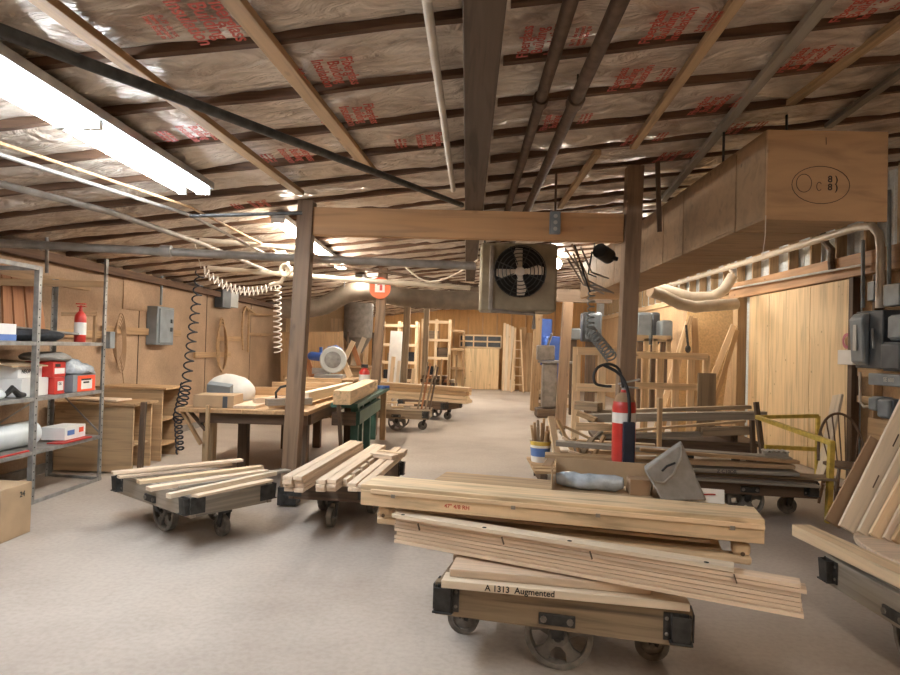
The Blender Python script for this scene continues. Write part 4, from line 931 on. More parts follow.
# ================================================================== HANGING HEATER
hc = P(517, 277, 7.5)
t = thing('unit_heater', 'large tan fan heater hanging under the roof in the middle', 'heater', hc)
W_, H2, D_ = .90, .80, .55
mb = MB(); mb.box(hc + V((0.02, D_ / 2, 0)), (W_, D_, H2)); mb.build('casing', 'heater', t, .03)
mb = MB(); mb.box(hc + V((-.30, -.02, -.02)), (.05, .05, H2 * .95)); mb.build('gas_pipe', 'dust', t, .01)
fc = hc + V((0.03, -.004, .06)); rf = Matrix.Translation(fc) @ Euler((PI / 2, 0, 0)).to_matrix().to_4x4()
mb = MB(); mb.lathe([(0, .002), (.30, .002), (.30, .006), (0, .006)], 36, rf); mb.build('fan_opening', 'hole', t)
mb = MB()
for k in range(4):
    a = PI / 4 * 0 + PI / 2 * k + .0
    m2 = rf @ Matrix.Rotation(a, 4, 'Z') @ Matrix.Translation((.15, 0, .012)) @ Matrix.Rotation(.35, 4, 'X')
    mb.prism([(-.10, -.035), (.06, -.085), (.125, -.06), (.125, .06), (.06, .085), (-.10, .035)], .004, m2)
mb.cyl(fc + V((0, -.05, 0)), fc + V((0, -.005, 0)), .055, n=18); mb.build('fan_blades', 'pvc', t)
mb = MB()
for r_ in (.12, .165, .21, .255, .30):
    pts = [fc + V((r_ * math.cos(a), -.065 - .02 * (1 - r_ / .3), r_ * math.sin(a))) for a in [2 * PI * i / 32 for i in range(32)]]; mb.tube(pts, .006, 5, closed=True)
for k in range(8):
    a = PI / 8 + PI * k / 4; mb.tube([fc + V((.08 * math.cos(a), -.085, .08 * math.sin(a))), fc + V((.31 * math.cos(a), -.05, .31 * math.sin(a)))], .006, 5)
mb.build('fan_guard', 'iron', t)
for x in (-.38, .42):
    mb = MB(); mb.cyl(hc + V((x, .28, H2 / 2)), V((hc.x + x, hc.y + .28, ceil_z(hc.x + x) - .02)), .012, n=6); mb.build('hanger_rod', 'iron', t)
mb = MB(); mb.tube([hc + V((-.30, -.02, -.40)), hc + V((.22, .1, -.42)), hc + V((.22, .1, -.60))], .025, 8); mb.build('drain_pipe', 'dust', t)
# work lamp clamped to the post right of it
lp = P(557, 264, 12.3)
t = thing('work_lamp', 'small glaring work lamp clamped at post right of heater', 'lamp', lp)
mb = MB(); mb.sph(lp, .09, (1, 1, 1.1), 14); mb.build('bulb', 'bulb', t)
mb = MB(); mb.cyl(lp + V((-.02, 0, -.08)), lp + V((-.16, 0, -.26)), .035, .05); mb.build('holder', 'lbox', t)
# dark reel and tangle of cable, coiled hose on the right
rq = P(604, 255, 7.9)
t = thing('hose_reel', 'black hose reel with tangled lines under the boxed duct', 'reel', rq)
mb = MB(); mb.cyl(rq + V((-.08, -.10, .04)), rq + V((.08, .08, -.01)), .095, n=16); mb.bar(rq, rq + V((.17, 0, -.05)), .05, .05); mb.build('drum', 'rubber', t, .01)
for k in range(7):
    a, b = rq + V((random.uniform(-.5, -.1), random.uniform(-.1, .1), random.uniform(-.05, .15))), rq + V((random.uniform(-.2, .15), random.uniform(-.1, .1), random.uniform(-.55, -.25)))
    mb = MB(); m_ = a.lerp(b, .5) + V((random.uniform(-.1, .1), 0, -.12)); mb.tube([a, a.lerp(m_, .5), m_, b], .011, 6); mb.build('loose_line', random.choice(['rubber', 'carddk', 'dust']), t)
hose([helix(P(592, 282, 8.8), P(590, 330, 8.6), .045, 9, 12) + helix(P(590, 330, 8.6), P(612, 358, 7.9), .07, 10, 12)], .011, 'dark coiled air hose hanging left of the right timber post', 'gbox')
# ================================================================== BOXED DUCT
dx0, dx1, dz0, dz1, dy0, dy1 = 1.98, 2.60, 2.49, 3.06, 4.32, 11.2
t = thing('boxed_duct', 'long plywood-boxed air duct hanging under the roof at right', 'duct', ((dx0 + dx1) / 2, 7.5, dz0))
ys = [4.32, 4.80, 5.95, 6.55, 7.9, 8.7, 9.9, 11.2]
for i, (a, b) in enumerate(zip(ys, ys[1:])):
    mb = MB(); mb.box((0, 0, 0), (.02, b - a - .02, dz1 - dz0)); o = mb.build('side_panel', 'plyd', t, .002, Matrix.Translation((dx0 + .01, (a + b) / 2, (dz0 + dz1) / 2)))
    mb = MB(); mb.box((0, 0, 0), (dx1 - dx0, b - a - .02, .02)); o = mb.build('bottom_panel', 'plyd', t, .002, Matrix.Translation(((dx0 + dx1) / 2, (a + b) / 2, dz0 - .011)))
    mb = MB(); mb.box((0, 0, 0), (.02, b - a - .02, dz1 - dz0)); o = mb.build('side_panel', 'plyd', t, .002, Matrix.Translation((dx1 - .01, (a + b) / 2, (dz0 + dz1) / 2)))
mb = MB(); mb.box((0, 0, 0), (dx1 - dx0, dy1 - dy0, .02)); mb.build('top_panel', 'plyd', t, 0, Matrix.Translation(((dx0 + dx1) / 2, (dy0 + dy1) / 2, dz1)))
fr = board('front_panel', (dx0 - .004, dy0 - .012, (dz0 + dz1) / 2 - .01), (2.77, dy0 - .012, (dz0 + dz1) / 2 - .01), .02, dz1 - dz0 + .03, 'plyd_lit', t)
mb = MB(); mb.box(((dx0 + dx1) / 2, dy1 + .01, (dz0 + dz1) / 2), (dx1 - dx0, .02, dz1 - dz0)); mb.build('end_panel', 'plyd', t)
fm = V((dx0 + .38, dy0 - .0235, 2.70))
mb = MB()
def ell(cx, cz, rx, rz, a0=0, a1=2 * PI, n=26): return [fm + V((cx + rx * math.cos(a0 + (a1 - a0) * i / n), 0, cz + rz * math.sin(a0 + (a1 - a0) * i / n))) for i in range(n + 1)]
mb.tube(ell(-.03, .0, .19, .125), .0022, 5); mb.tube(ell(-.14, .01, .05, .06), .0022, 5); mb.tube(ell(-.04, -.01, .016, .028, .6, 5.6), .0022, 5)
mb.tube([fm + V((.0, 0, .32)), fm + V((.002, 0, .27))], .002, 5); mb.build('pencil_marks', 'ink', t)
text('pencil_digits', '8 )\n8 )', .062, 'ink', fm + V((.05, .0, .012)), (1, 0, 0), (0, 0, 1), t)
for x in (dx0 + .06, dx1 - .06):
    for y in (5.2, 7.8, 10.4):
        mb = MB(); mb.cyl((x, y, dz1), (x, y, ceil_z(x) - .02), .010, n=6); mb.build('hanger_rod', 'iron', t)
o = tag(board('duct_hanger', P(666, 232, 6.0) + V((-.06, 0, 0)), P(664, 160, 6.0) + V((-.06, 0, 0)), .04, .03, 'dark', None, (0, 1, 0)), 'dark vertical timber hanger on the left flank of the boxed duct', 'timber')
mb = MB(); mb.tube([V((1.975, 4.30, 2.49)), V((1.974, 4.30, 2.36)), V((1.96, 4.31, 2.2))], .003, 5); o = mb.build('string', 'cablew'); tag(o, 'thin string dangling from the front corner of boxed duct', 'string')
# cream dust pipes by the far wall
pipe('dust_pipe', [P(650, 291, 10.2), P(664, 296, 10.3), P(680, 304, 10.4), P(695, 307, 10.5), P(720, 305, 10.6), P(736, 304, 10.7)], .095, 'pvc', 'cream dust pipe sagging below the duct, lower of two', n=14)
pipe('dust_pipe', [P(652, 286, 10.9), P(690, 297, 11.0), P(712, 297, 11.0), P(724, 290, 11.0), P(733, 276, 11.0)], .09, 'pvc', 'cream dust pipe bending up to the wall, upper of two', n=14)
# service pipes on the right wall
pipe('wall_pipe', [WX(880, 308, 4.72), WX(881, 250, 4.72), WX(879, 234, 4.72), WX(872, 226, 4.72), WX(858, 227, 4.72), WX(760, 258, 4.72), WX(668, 286, 4.72)], .048, 'pvc', 'cream pipe along the right wall curving down to the grey boxes', n=12)
pipe('wall_conduit', [WX(862, 265, 4.75), WX(740, 287, 4.75), WX(672, 300, 4.75)], .016, 'lbox', 'thin pale conduit along the top edge of door header')
pipe('drop_conduit', [WX(863, 308, 4.76), WX(863, 240, 4.76)], .022, 'gbox', 'grey vertical conduit left of the curved cream pipe on right wall')
pipe('drop_conduit', [WX(889, 288, 4.74), WX(889, 190, 4.74)], .022, 'gbox', 'grey vertical conduit rising from the small square box, right wall')
mb = MB(); mb.tube([WX(823, 234, 4.78), WX(826, 244, 4.78), WX(832, 250, 4.78), WX(831, 262, 4.78), WX(832, 270, 4.78)], .045, 8); o = mb.build('dark_bracket', 'dark'); tag(o, 'dark curved wooden bracket above right end of door header', 'bracket')
pipe('pipe_hook', [WX(733, 262, 4.73), WX(728, 258, 4.73), WX(729, 268, 4.73), WX(733, 274, 4.73)], .03, 'pvc', 'small cream pipe elbow above the bent dust pipe')
# electrical gear
def ebox(name, px0, py0, px1, py1, x, d, mat, label, door=None, text_=None):
    a, b = WX(px0, py0, x), WX(px1, py1, x); c_ = (a + b) / 2
    t = thing(name, label, 'electrical box', c_)
    sy, sz = abs(a.y - b.y), abs(a.z - b.z)
    mb = MB(); mb.box((0, 0, 0), (d, sy, sz)); mb.build('cabinet', mat, t, .012, Matrix.Translation((x + d / 2, c_.y, c_.z)))
    if door:
        mb = MB(); mb.box((0, 0, 0), (.05, sy * .86, sz * .88)); mb.build('door', door, t, .02, Matrix.Translation((x - .02, c_.y, c_.z)))
    return t, V((x, c_.y, c_.z)), sy, sz
t, c_, sy, sz = ebox('disconnect_switch', 856, 312, 882, 369, 4.62, .22, 'dbox', 'largest dark grey disconnect switch with curved cover on right wall', None)
mb = MB(); mb.prism([(-sz * .46, 0), (-sz * .40, .07), (sz * .36, .10), (sz * .46, .05), (sz * .46, 0)], sy * .5, Matrix.Translation((4.62, c_.y - sy * .05, c_.z)) @ Matrix(((0, -1, 0, 0), (0, 0, 1, 0), (1, 0, 0, 0), (0, 0, 0, 1)))); mb.build('cover', 'gbox', t, .02)
mb = MB(); mb.bar(c_ + V((-.02, -sy * .2, .12)), c_ + V((-.06, -sy * .38, -.1)), .02, .03); mb.build('lever', 'galv', t, .004)
mb = MB(); mb.box(c_ + V((-.096, sy * .2, .02)), (.012, .06, .3)); mb.build('label_plate', 'lbox', t)
ebox('junction_box', 883, 285, 899, 305, 4.66, .12, 'gbox', 'small square grey box right of the curved cream pipe')
ebox('switch_box', 867, 282, 874, 300, 4.70, .10, 'gbox', 'narrow grey switch box under the cream pipe, right wall')
ebox('motor_starter', 890, 315, 912, 340, 4.58, .16, 'gbox', 'rounded grey starter box at the right edge, upper', 'gbox')
ebox('motor_starter', 883, 342, 905, 372, 4.58, .16, 'dbox', 'dark grey starter box at the right edge below upper one', 'dbox')
t, c_, sy, sz = ebox('cable_trough', 868, 373, 940, 391, 4.56, .18, 'gbox', 'long horizontal grey cable trough on the right wall')
text('stencil', 'SE 600', .065, 'lbox', (4.555, WX(889, 380, 4.56).y, WX(889, 380, 4.56).z), (0, -1, 0), (0, 0, 1), t)
ebox('small_switch', 871, 396, 881, 412, 4.62, .14, 'gbox', 'left one of two small switches under the cable trough', 'gbox')
ebox('small_switch', 880, 398, 893, 420, 4.56, .16, 'dbox', 'darker right one of two small switches under cable trough', 'gbox')
pipe('drop_conduit', [WX(860, 372, 4.78), WX(860, 402, 4.78), WX(864, 407, 4.76), WX(872, 406, 4.72)], .016, 'pvc', 'pale conduit dropping below the largest disconnect switch')
t = thing('white_dispenser', 'white box and round pink sticker on wall left of the disconnect', 'box', WX(846, 355, 4.80))
a, b = WX(840, 350, 4.78), WX(855, 365, 4.78); mb = MB(); mb.box((4.80, (a.y + b.y) / 2, (a.z + b.z) / 2), (.10, abs(a.y - b.y), abs(a.z - b.z))); mb.build('white_box', 'white', t, .008)
mb = MB(); q = WX(847, 341, 4.84); mb.ring(.10, .06, .006, 24, Matrix.Translation(q) @ Euler((0, PI / 2, 0)).to_matrix().to_4x4()); mb.build('pink_sticker', 'sticker', t)
# ================================================================== LARGE EXTINGUISHER ON THE RIGHT POST
xq = P(623, 462, 5.90); xq.x += .0
t = thing('fire_extinguisher', 'large red fire extinguisher with black panel hung on the right post', 'fire extinguisher', xq)
xm = Matrix.Translation(xq)
mb = MB(); mb.lathe([(0, .0), (.095, .0), (.105, .02), (.105, .50), (.098, .55), (.075, .60), (.035, .635), (.03, .66), (0, .66)], 26, xm); mb.build('body', 'red', t)
mb = MB(); mb.lathe([(.1065, .36), (.1065, .455)], 26, xm); mb.build('white_band', 'white', t)
mb = MB(); mb.lathe([(.0985, .553), (.0765, .602), (.036, .636)], 26, xm); mb.build('dusty_shoulder', 'carddk', t)
mb = MB(); mb.cyl(xq + V((0, 0, .64)), xq + V((0, 0, .70)), .028); mb.bar(xq + V((-.06, 0, .71)), xq + V((.13, -.02, .76)), .03, .015); mb.bar(xq + V((-.04, 0, .69)), xq + V((.12, -.02, .68)), .03, .015); mb.build('valve', 'galv', t, .003)
mb = MB(); mb.box(xq + V((.015, -.125, .17)), (.105, .05, .42)); mb.build('horn', 'navy', t, .01)
mb = MB(); mb.tube(sm([xq + V((-.02, -.03, .68)), xq + V((-.06, -.03, .84)), xq + V((-.15, -.03, .89)), xq + V((-.25, -.03, .86)), xq + V((-.29, -.03, .78)), xq + V((-.27, -.03, .71)), xq + V((-.19, -.03, .69)), xq + V((-.13, -.05, .69))]), .013, 8); mb.tube(sm([xq + V((-.20, -.03, .88)), xq + V((-.06, -.06, .80)), xq + V((.0, -.11, .66)), xq + V((.015, -.13, .50)), xq + V((.015, -.125, .38))]), .015, 8); mb.build('hose', 'rubber', t)
mb = MB(); mb.box(xq + V((0, .115, .40)), (.10, .02, .30)); mb.build('wall_bracket', 'galv', t)
# ================================================================== LUMBER TABLE BEHIND (around 9 m)
t = thing('lumber_table', 'low dark-legged platform at right loaded with long grey timbers', 'table', (3.0, 9.3, 0))
board('top', (1.85, 9.35, .345), (4.10, 9.15, .345), .75, .05, 'dark', t)
board('apron', (2.0, 9.03, .26), (4.0, 8.85, .26), .05, .11, 'dark', t)
for x, y in ((2.1, 9.05), (3.15, 9.0), (3.95, 8.92), (2.1, 9.6), (3.95, 9.4)): board('leg', (x, y, .005), (x, y, .318), .09, .09, 'rubber', t, (0, 1, 0))
for x in (2.3, 3.7): board('bearer', (x, 9.02 - .09 * (x - 1.85), .45), (x, 9.60 - .09 * (x - 1.85), .45), .09, .15, 'dark', t)
K = [(592, 412, 750, 407, .14, .05, 'old', 'grey timber at the top back of the lumber table', 9.5, 9.3), (588, 418, 765, 415, .16, .11, 'greyw', 'thick grey timber lying along the lumber table, upper front', 9.1, 8.95),
     (600, 433, 745, 421, .10, .03, 'tan', 'light strip slanting across the lumber table front', 8.85, 8.7), (598, 436, 700, 434, .14, .06, 'greyw', 'short grey timber low on the lumber table, left half', 8.95, 8.85), (702, 432, 752, 430, .12, .11, 'old', 'stubby brown timber at the right end of lumber table', 8.8, 8.75)]
for px0, py0, px1, py1, w_, t_, m, lab, Y0, Y1 in K: tag(board('timber', P(px0, py0, Y0), P(px1, py1, Y1), w_, t_, m), lab, 'timber')
for a, b, lab in (((659, 446, 8.45), (660, 398, 8.45), 'thin upright stake in front of the lumber table, left one'), ((762, 451, 8.3), (756, 402, 8.4), 'dark leaning stake at the right end of lumber table'), ((753, 452, 8.6), (752, 420, 8.6), 'short tan stake behind the dark leaning stake')):
    o = board('stake', *todown(P(*a), P(*b)), .05, .07, 'dark' if 'dark' in lab else 'tan', None, (0, 1, 0)); tag(o, lab, 'stake')
# ================================================================== LOAD OF THE RIGHT CART
def onf(px0, py0, px1, py1, Y0, Y1, w_, t_, m, lab): return tag(board('plank', P(px0, py0, Y0), P(px1, py1, Y1), w_, t_, m), lab, 'plank', None)
onf(585, 470, 815, 484, 6.45, 6.10, .30, .022, 'greyw', 'wide grey plank at the bottom of the right cart pile')
lt = onf(600, 466, 832, 478, 6.5, 6.2, .24, .022, 'old', 'long brown plank sticking out right from the right cart')
o = onf(580, 463, 796, 473, 6.45, 6.15, .20, .035, 'greyw', 'grey plank with black lettering, middle of right cart pile')
pa, pb = P(580, 463, 6.45), P(796, 473, 6.15); dx_ = (pb - pa).normalized(); nx_ = V((-dx_.y, dx_.x, 0))
text('black_lettering', 'Z C10DR', .045, 'ink', pa.lerp(pb, .68) - nx_ * .1015, dx_, (0, 0, 1), o)
onf(545, 455, 792, 466, 6.5, 6.2, .18, .035, 'tan', 'light plank second from top of the right cart pile')
onf(556, 443, 790, 459, 6.7, 6.3, .16, .045, 'greyw', 'thick grey plank on top of right cart pile')
onf(640, 449, 798, 462, 6.45, 6.2, .10, .03, 'furring', 'yellowish strip along the front of right cart pile')
t = thing('notched_block', 'grey notched wooden block on the right end of right cart pile', 'block', P(776, 455, 6.4))
a, b = P(763, 454, 6.4), P(787, 455, 6.35); board('body', a, b, .14, .05, 'greyw', t)
for i in range(5): board('tooth', a.lerp(b, .1 + .2 * i) + V((0, 0, .028)) - V((.012, 0, 0)), a.lerp(b, .1 + .2 * i) + V((0.012, 0, .04)), .14, .018, 'greyw', t)
# ================================================================== YELLOW RAILING AND CHAIR
t = thing('guard_rail', 'bent yellow steel guard rail standing beside the brown chair', 'railing', (3.6, 6.8, 0))
A1, A2 = F(828, 523), P(831, 441, F(828, 523).y); B2 = P(757, 417, 8.0); C2 = P(818, 416, 8.05); C1 = V((C2.x, C2.y, .005))
A2.x = A1.x + .02
mb = MB(); mb.bar(A1, A2, .05, .05, (0, 1, 0)); mb.build('post', 'yellow', t, .004)
mb = MB(); mb.bar(A2 + V((0, -.02, -.02)), B2, .045, .05); mb.build('top_rail', 'yellow', t, .004)
mb = MB(); mb.bar(B2, C2, .045, .045); mb.build('top_rail', 'yellow', t, .004)
mb = MB(); mb.bar(C1, C2, .045, .045, (0, 1, 0)); mb.build('post', 'yellow', t, .004)
mb = MB(); mb.bar((C1.x, C1.y, .42), (B2.x + .1, B2.y, .44), .04, .05); mb.build('lower_rail', 'yellow', t, .004)
cx, cy = 3.98, 6.72
t = thing('windsor_chair', 'old brown spindle-back chair standing against the right wall', 'chair', (cx, cy, 0))
RC = Matrix.Translation((cx, cy, 0)) @ Euler((0, 0, math.radians(-8))).to_matrix().to_4x4()
mb = MB(); mb.lathe([(0, .43), (.20, .43), (.235, .445), (.235, .462), (.21, .468), (0, .46)], 26, RC @ Matrix.Diagonal((1, .95, 1, 1))); mb.build('seat', 'chairw', t)
for sx in (-1, 1):
    for sy in (-1, 1):
        mb = MB(); mb.tube([RC @ V((sx * .14, sy * .12, .43)), RC @ V((sx * .175, sy * .16, .26)), RC @ V((sx * .205, sy * .20, .005))], [.016, .022, .014], 8); mb.build('leg', 'chairw', t)
for sx in (-1, 1): mb = MB(); mb.tube([RC @ V((sx * .18, -.16, .22)), RC @ V((sx * .18, .16, .22))], .011, 7); mb.build('stretcher', 'chairw', t)
mb = MB(); mb.tube([RC @ V((-.18, 0, .22)), RC @ V((.18, 0, .22))], .011, 7); mb.build('stretcher', 'chairw', t)
bow = [RC @ V((.225 * math.cos(a) * (1 + .03 * math.sin(a)), .17 + .10 * max(0, math.sin(a)) , .46 + .50 * max(0, math.sin(a)) ** .8)) for a in [PI * i / 20 for i in range(21)]]
mb = MB(); mb.tube(bow, .014, 8); mb.build('back_bow', 'chairw', t)
for k in range(7):
    u = (k - 3) / 3.6; a = math.acos(max(-1, min(1, u)))
    top = RC @ V((.225 * math.cos(a), .17 + .10 * math.sin(a), .46 + .50 * math.sin(a) ** .8))
    mb = MB(); mb.tube([RC @ V((.15 * u, .17, .46)), top], .0075, 6); mb.build('spindle', 'chairw', t)
o = board('white_board', *todown(P(818, 490, 7.75), P(838, 395, 7.95)), .20, .03, 'white_wood', None, (1, 0, 0)); tag(o, 'pale board leaning upright behind the chair, beside the door', 'board')
o = board('plywood_sheet', (4.80, 6.3, .44), (4.72, 7.6, .44), .02, .86, 'tan'); tag(o, 'brown plywood sheet leaning on the wall behind the chair', 'sheet')
# ================================================================== LOAD OF THE RIGHT-EDGE CART
o = board('beam', F(801, 530, .46), F(905, 577, .46) + V((0.0, -.25, 0)), .12, .07, 'pine'); tag(o, 'thick pale beam sticking out over the right-edge cart corner', 'beam')
o = board('plank', V((2.46, 3.95, .412)), V((2.50, 2.6, .412)), .24, .02, 'greyw'); tag(o, 'flat grey plank on the right-edge cart deck', 'plank')
t = thing('round_panel', 'pale wooden panel with a curved dark edge lying on right-edge cart', 'panel', (2.62, 3.5, .43))
mb = MB(); mb.prism([(.30 * math.cos(a) , .5 * math.sin(a)) for a in [2 * PI * i / 32 for i in range(32)]], .03, Matrix.Translation((2.56, 3.55, .475))); mb.build('board', 'pale', t, .004)
mb = MB(); mb.prism([(.29 * math.cos(a) , .48 * math.sin(a)) for a in [2 * PI * i / 32 for i in range(32)]], .045, Matrix.Translation((2.58, 3.52, .426))); mb.build('underside', 'dark', t, .004)
def lean(px0, py0, px1, py1, dY, w_, t_, m, lab, z=.512):
    a = F(px0, py0, z); b = P(px1, py1, a.y + dY); o = board('leaning_board', a, b, w_, t_, m, None, (0, -1, .35)); return tag(o, lab, 'board')
lean(832, 524, 877, 440, .12, .10, .02, 'carddk', 'brown board leaning at the left of the white leaning boards', .512)
lw = lean(847, 530, 912, 396, .2, .105, .03, 'white_wood', 'whitish slotted board, leftmost of the leaning boards at right edge')
for f_ in (-.18, .12):
    o = board('slot', (f_, -.02, .0155), (f_ + .09, -.02, .0155), .008, .002, 'dark', None, bevel=0); o.parent = lw
lean(862, 534, 930, 402, .2, .06, .03, 'white_wood', 'second whitish board in the leaning row at right edge')
lean(875, 537, 945, 406, .2, .07, .03, 'pine', 'yellowish board in the leaning row at right edge')
lean(887, 540, 955, 412, .2, .05, .03, 'pale', 'narrow pale board in the leaning row at right edge')
lean(897, 543, 965, 418, .2, .06, .04, 'tan', 'tan board last in the leaning row at right edge')
t = thing('lumber_stand', 'brown timber stand outside the frame holding the leaning boards', 'stand', (3.5, 4.2, 0))
board('post', (3.62, 4.25, .005), (3.50, 4.25, 1.45), .07, .07, 'old', t, (0, 1, 0)); board('rail', (2.95, 4.3, 1.2), (3.7, 4.3, 1.2), .05, .08, 'old', t); board('foot', (3.3, 4.25, .04), (4.0, 4.25, .04), .07, .07, 'old', t); board('post', (3.16, 4.36, .005), (3.16, 4.36, 1.17), .06, .06, 'old', t, (0, 1, 0))
# ================================================================== RIGHT MIDDLE: frames, pallet and offcuts
def rack(name, x0, x1, y, z1, label, cat, nv, zs, w_=.10, mat='furring', dy=0.0, depth=0):
    t = thing(name, label, cat, ((x0 + x1) / 2, y, 0))
    for i in range(nv):
        x = x0 + (x1 - x0) * i / (nv - 1); board('upright', (x, y + dy * i / (nv - 1), .005), (x, y + dy * i / (nv - 1), z1), w_, .05, mat, t, (0, 1, 0))
        if depth: board('rear_upright', (x, y + depth, .005), (x, y + depth, z1), w_, .05, mat, t, (0, 1, 0))
    for z in zs:
        board('rail', (x0, y - .05, z), (x1, y - .05 + dy, z), .045, w_, mat, t)
        if depth: board('shelf', (x0, y + depth / 2, z), (x1, y + depth / 2, z), max(.05, depth - .08), .03, mat, t)
    return t
rack('slatted_frame', 2.70, 3.95, 10.6, 1.55, 'pale timber frame crate with slats behind the lumber table', 'frame', 6, (.55, 1.02, 1.52), .11, 'pine')
rack('slatted_frame', 1.72, 2.5, 9.95, 1.62, 'second timber frame crate standing left of the right post', 'frame', 3, (.40, 1.0, 1.56), .12, 'pine')
for i, (x, w_) in enumerate(((2.85, .30), (3.22, .30))):
    t = thing('slotted_board', ('pale chair-back board with slot, left one on the frame crate', 'pale chair-back board with slot, right one on the frame crate')[i], 'board', (x, 10.6, 1.58))
    for dx in (-w_ / 2 + .04, w_ / 2 - .04): board('side', (x + dx, 10.60, 1.582), (x + dx, 10.60, 1.80), .03, .08, 'pine', t, (1, 0, 0))
    board('top', (x - w_ / 2, 10.60, 1.80), (x + w_ / 2, 10.60, 1.80), .03, .10, 'pine', t)
o = board('osb_sheet', *todown(P(700, 395, 11.6), P(712, 305, 11.75)), .85, .02, 'osb', None, (0, -1, .1)); tag(o, 'tan particle board sheet leaning behind the frame crate', 'sheet')
for i, (a, b, w_, m, lab) in enumerate((((706, 395, 11.0), (734, 325, 11.2), .10, 'pine', 'light stick leaning left of the door post, front one'), ((716, 398, 11.1), (737, 330, 11.25), .08, 'tan', 'tan stick leaning left of the door post, behind front one'),
        ((676, 362, 11.3), (688, 322, 11.4), .09, 'pine', 'short light stick leaning by the grey panels'), ((697, 392, 11.3), (694, 318, 11.5), .12, 'furring', 'broad light board leaning before the particle board'), ((680, 360, 11.2), (691, 316, 11.35), .07, 'tan', 'thin tan stick leaning left of the broad light board'))):
    tag(board('stick', *todown(P(*a), P(*b)), w_, .03, m, None, (0, -1, .2)), lab, 'stick')
o = board('brown_board', *todown(P(706, 412, 9.9), P(707, 373, 9.9)), .27, .04, 'old', None, (0, -1, 0)); tag(o, 'dark brown board upright at the right end of frame crate', 'board')
# hook clamp
mb = MB(); mb.tube([P(686, 325, 11.0), P(688, 345, 11.0), P(688, 352, 11.0)], .02, 6); mb.sph(P(688, 349, 11.0), .05, (1, .6, 1.4)); o = mb.build('bar_clamp', 'iron'); tag(o, 'small dark clamp hanging on the broad light board', 'clamp')
# grey electrical cabinets deep right
for px0, py0, px1, py1, Y, m, lab in ((637, 312, 652, 342, 14.5, 'gbox', 'rounded grey machine cabinet behind the right post'), (652, 312, 660, 345, 14.8, 'dbox', 'tall dark grey cabinet right of the rounded cabinet'), (661, 320, 673, 342, 14.2, 'gbox', 'pale grey control box beside the dark cabinet'), (583, 312, 602, 342, 16.0, 'dbox', 'dark panel cabinet behind the coiled air hose'), (569, 328, 581, 340, 15.5, 'gbox', 'grey cabinet deep behind the middle posts')):
    a, b = P(px0, py0, Y), P(px1, py1, Y); t = thing('cabinet', lab, 'cabinet', ((a.x + b.x) / 2, Y, .0))
    mb = MB(); mb.box(((a.x + b.x) / 2, Y + .2, (a.z + b.z) / 2), (b.x - a.x, .4, a.z - b.z)); mb.build('body', m, t, .05)
    mb = MB(); mb.box(((a.x + b.x) / 2, Y - .015, (a.z + b.z) / 2), ((b.x - a.x) * .8, .03, (a.z - b.z) * .85)); mb.build('door', m, t, .02)
    board('stand', ((a.x + b.x) / 2, Y + .2, .005), ((a.x + b.x) / 2, Y + .2, b.z - .002), .12, (b.x - a.x) * .5, 'dark', t, (1, 0, 0))
# blue machine and column press
a, b = P(547, 336, 18), P(563, 364, 18); t = thing('blue_machine', 'blue machine cabinet deep in the hall right of centre', 'machine', ((a.x + b.x) / 2, 18, 0))
mb = MB(); mb.box(((a.x + b.x) / 2, 18.3, a.z / 2), (b.x - a.x, .6, a.z - .01)); mb.build('body', 'blue', t, .03)
mb = MB(); mb.box(((a.x + b.x) / 2 + .05, 17.99, 1.25), (.12, .02, .08)); mb.build('plate', 'white', t)
q = P(544, 323, 18.6); mb = MB(); mb.box((q.x, 18.9, q.z - .55), (.5, .5, 1.35)); mb.build('tall_head', 'blue', t, .03)
a = P(549, 385, 15.0); t = thing('column_press', 'grey column machine on pedestal in front of the blue machine', 'machine', (a.x, 15, 0))
mb = MB(); mb.box((a.x, 15, .75), (.34, .34, 1.05)); mb.build('pedestal', 'dust', t, .05); mb = MB(); mb.box((a.x + .15, 15, 1.29), (.8, .5, .05)); mb.build('table', 'steel', t, .01)
mb = MB(); mb.box((a.x - .1, 15, 1.50), (.40, .35, .35)); mb.cyl((a.x - .1, 15, 1.5), (a.x + .0, 14.7, 1.95), .03); mb.build('head', 'dust', t, .06); mb = MB(); mb.box((a.x, 15, .11), (.6, .55, .20)); mb.build('foot', 'dark', t, .03)
# pallet with bucket and jumble of parts
t = thing('low_dolly', 'low wooden dolly holding offcuts, left of the right post', 'dolly', (1.25, 7.6, 0))
for i in range(5): board('slat', (.80, 7.2 + .2 * i, .20), (1.75, 7.2 + .2 * i, .20), .15, .03, 'tan', t)
for x in (.9, 1.65): board('runner', (x, 7.1, .13), (x, 8.1, .13), .08, .10, 'dark', t)
for x in (.9, 1.65):
    for y in (7.25, 7.95): mb = MB(); mb.cyl((x - .02, y, .04), (x + .02, y, .04), .038, n=14); mb.build('castor', 'iron', t)
bq = V((.93, 7.75, .217)); t = thing('bucket', 'white and blue bucket crammed with wooden offcuts on the low dolly', 'bucket', bq)
mb = MB(); mb.lathe([(0, 0), (.105, 0), (.125, .25), (.118, .25), (.10, .01)], 22, Matrix.Translation(bq)); mb.build('pail', 'white', t)
mb = MB(); mb.lathe([(.1225, .20), (.1262, .248)], 22, Matrix.Translation(bq)); mb.build('yellow_band', 'yellow', t); mb = MB(); mb.lathe([(.113, .07), (.1205, .17)], 22, Matrix.Translation(bq)); mb.build('blue_label', 'bluep', t)
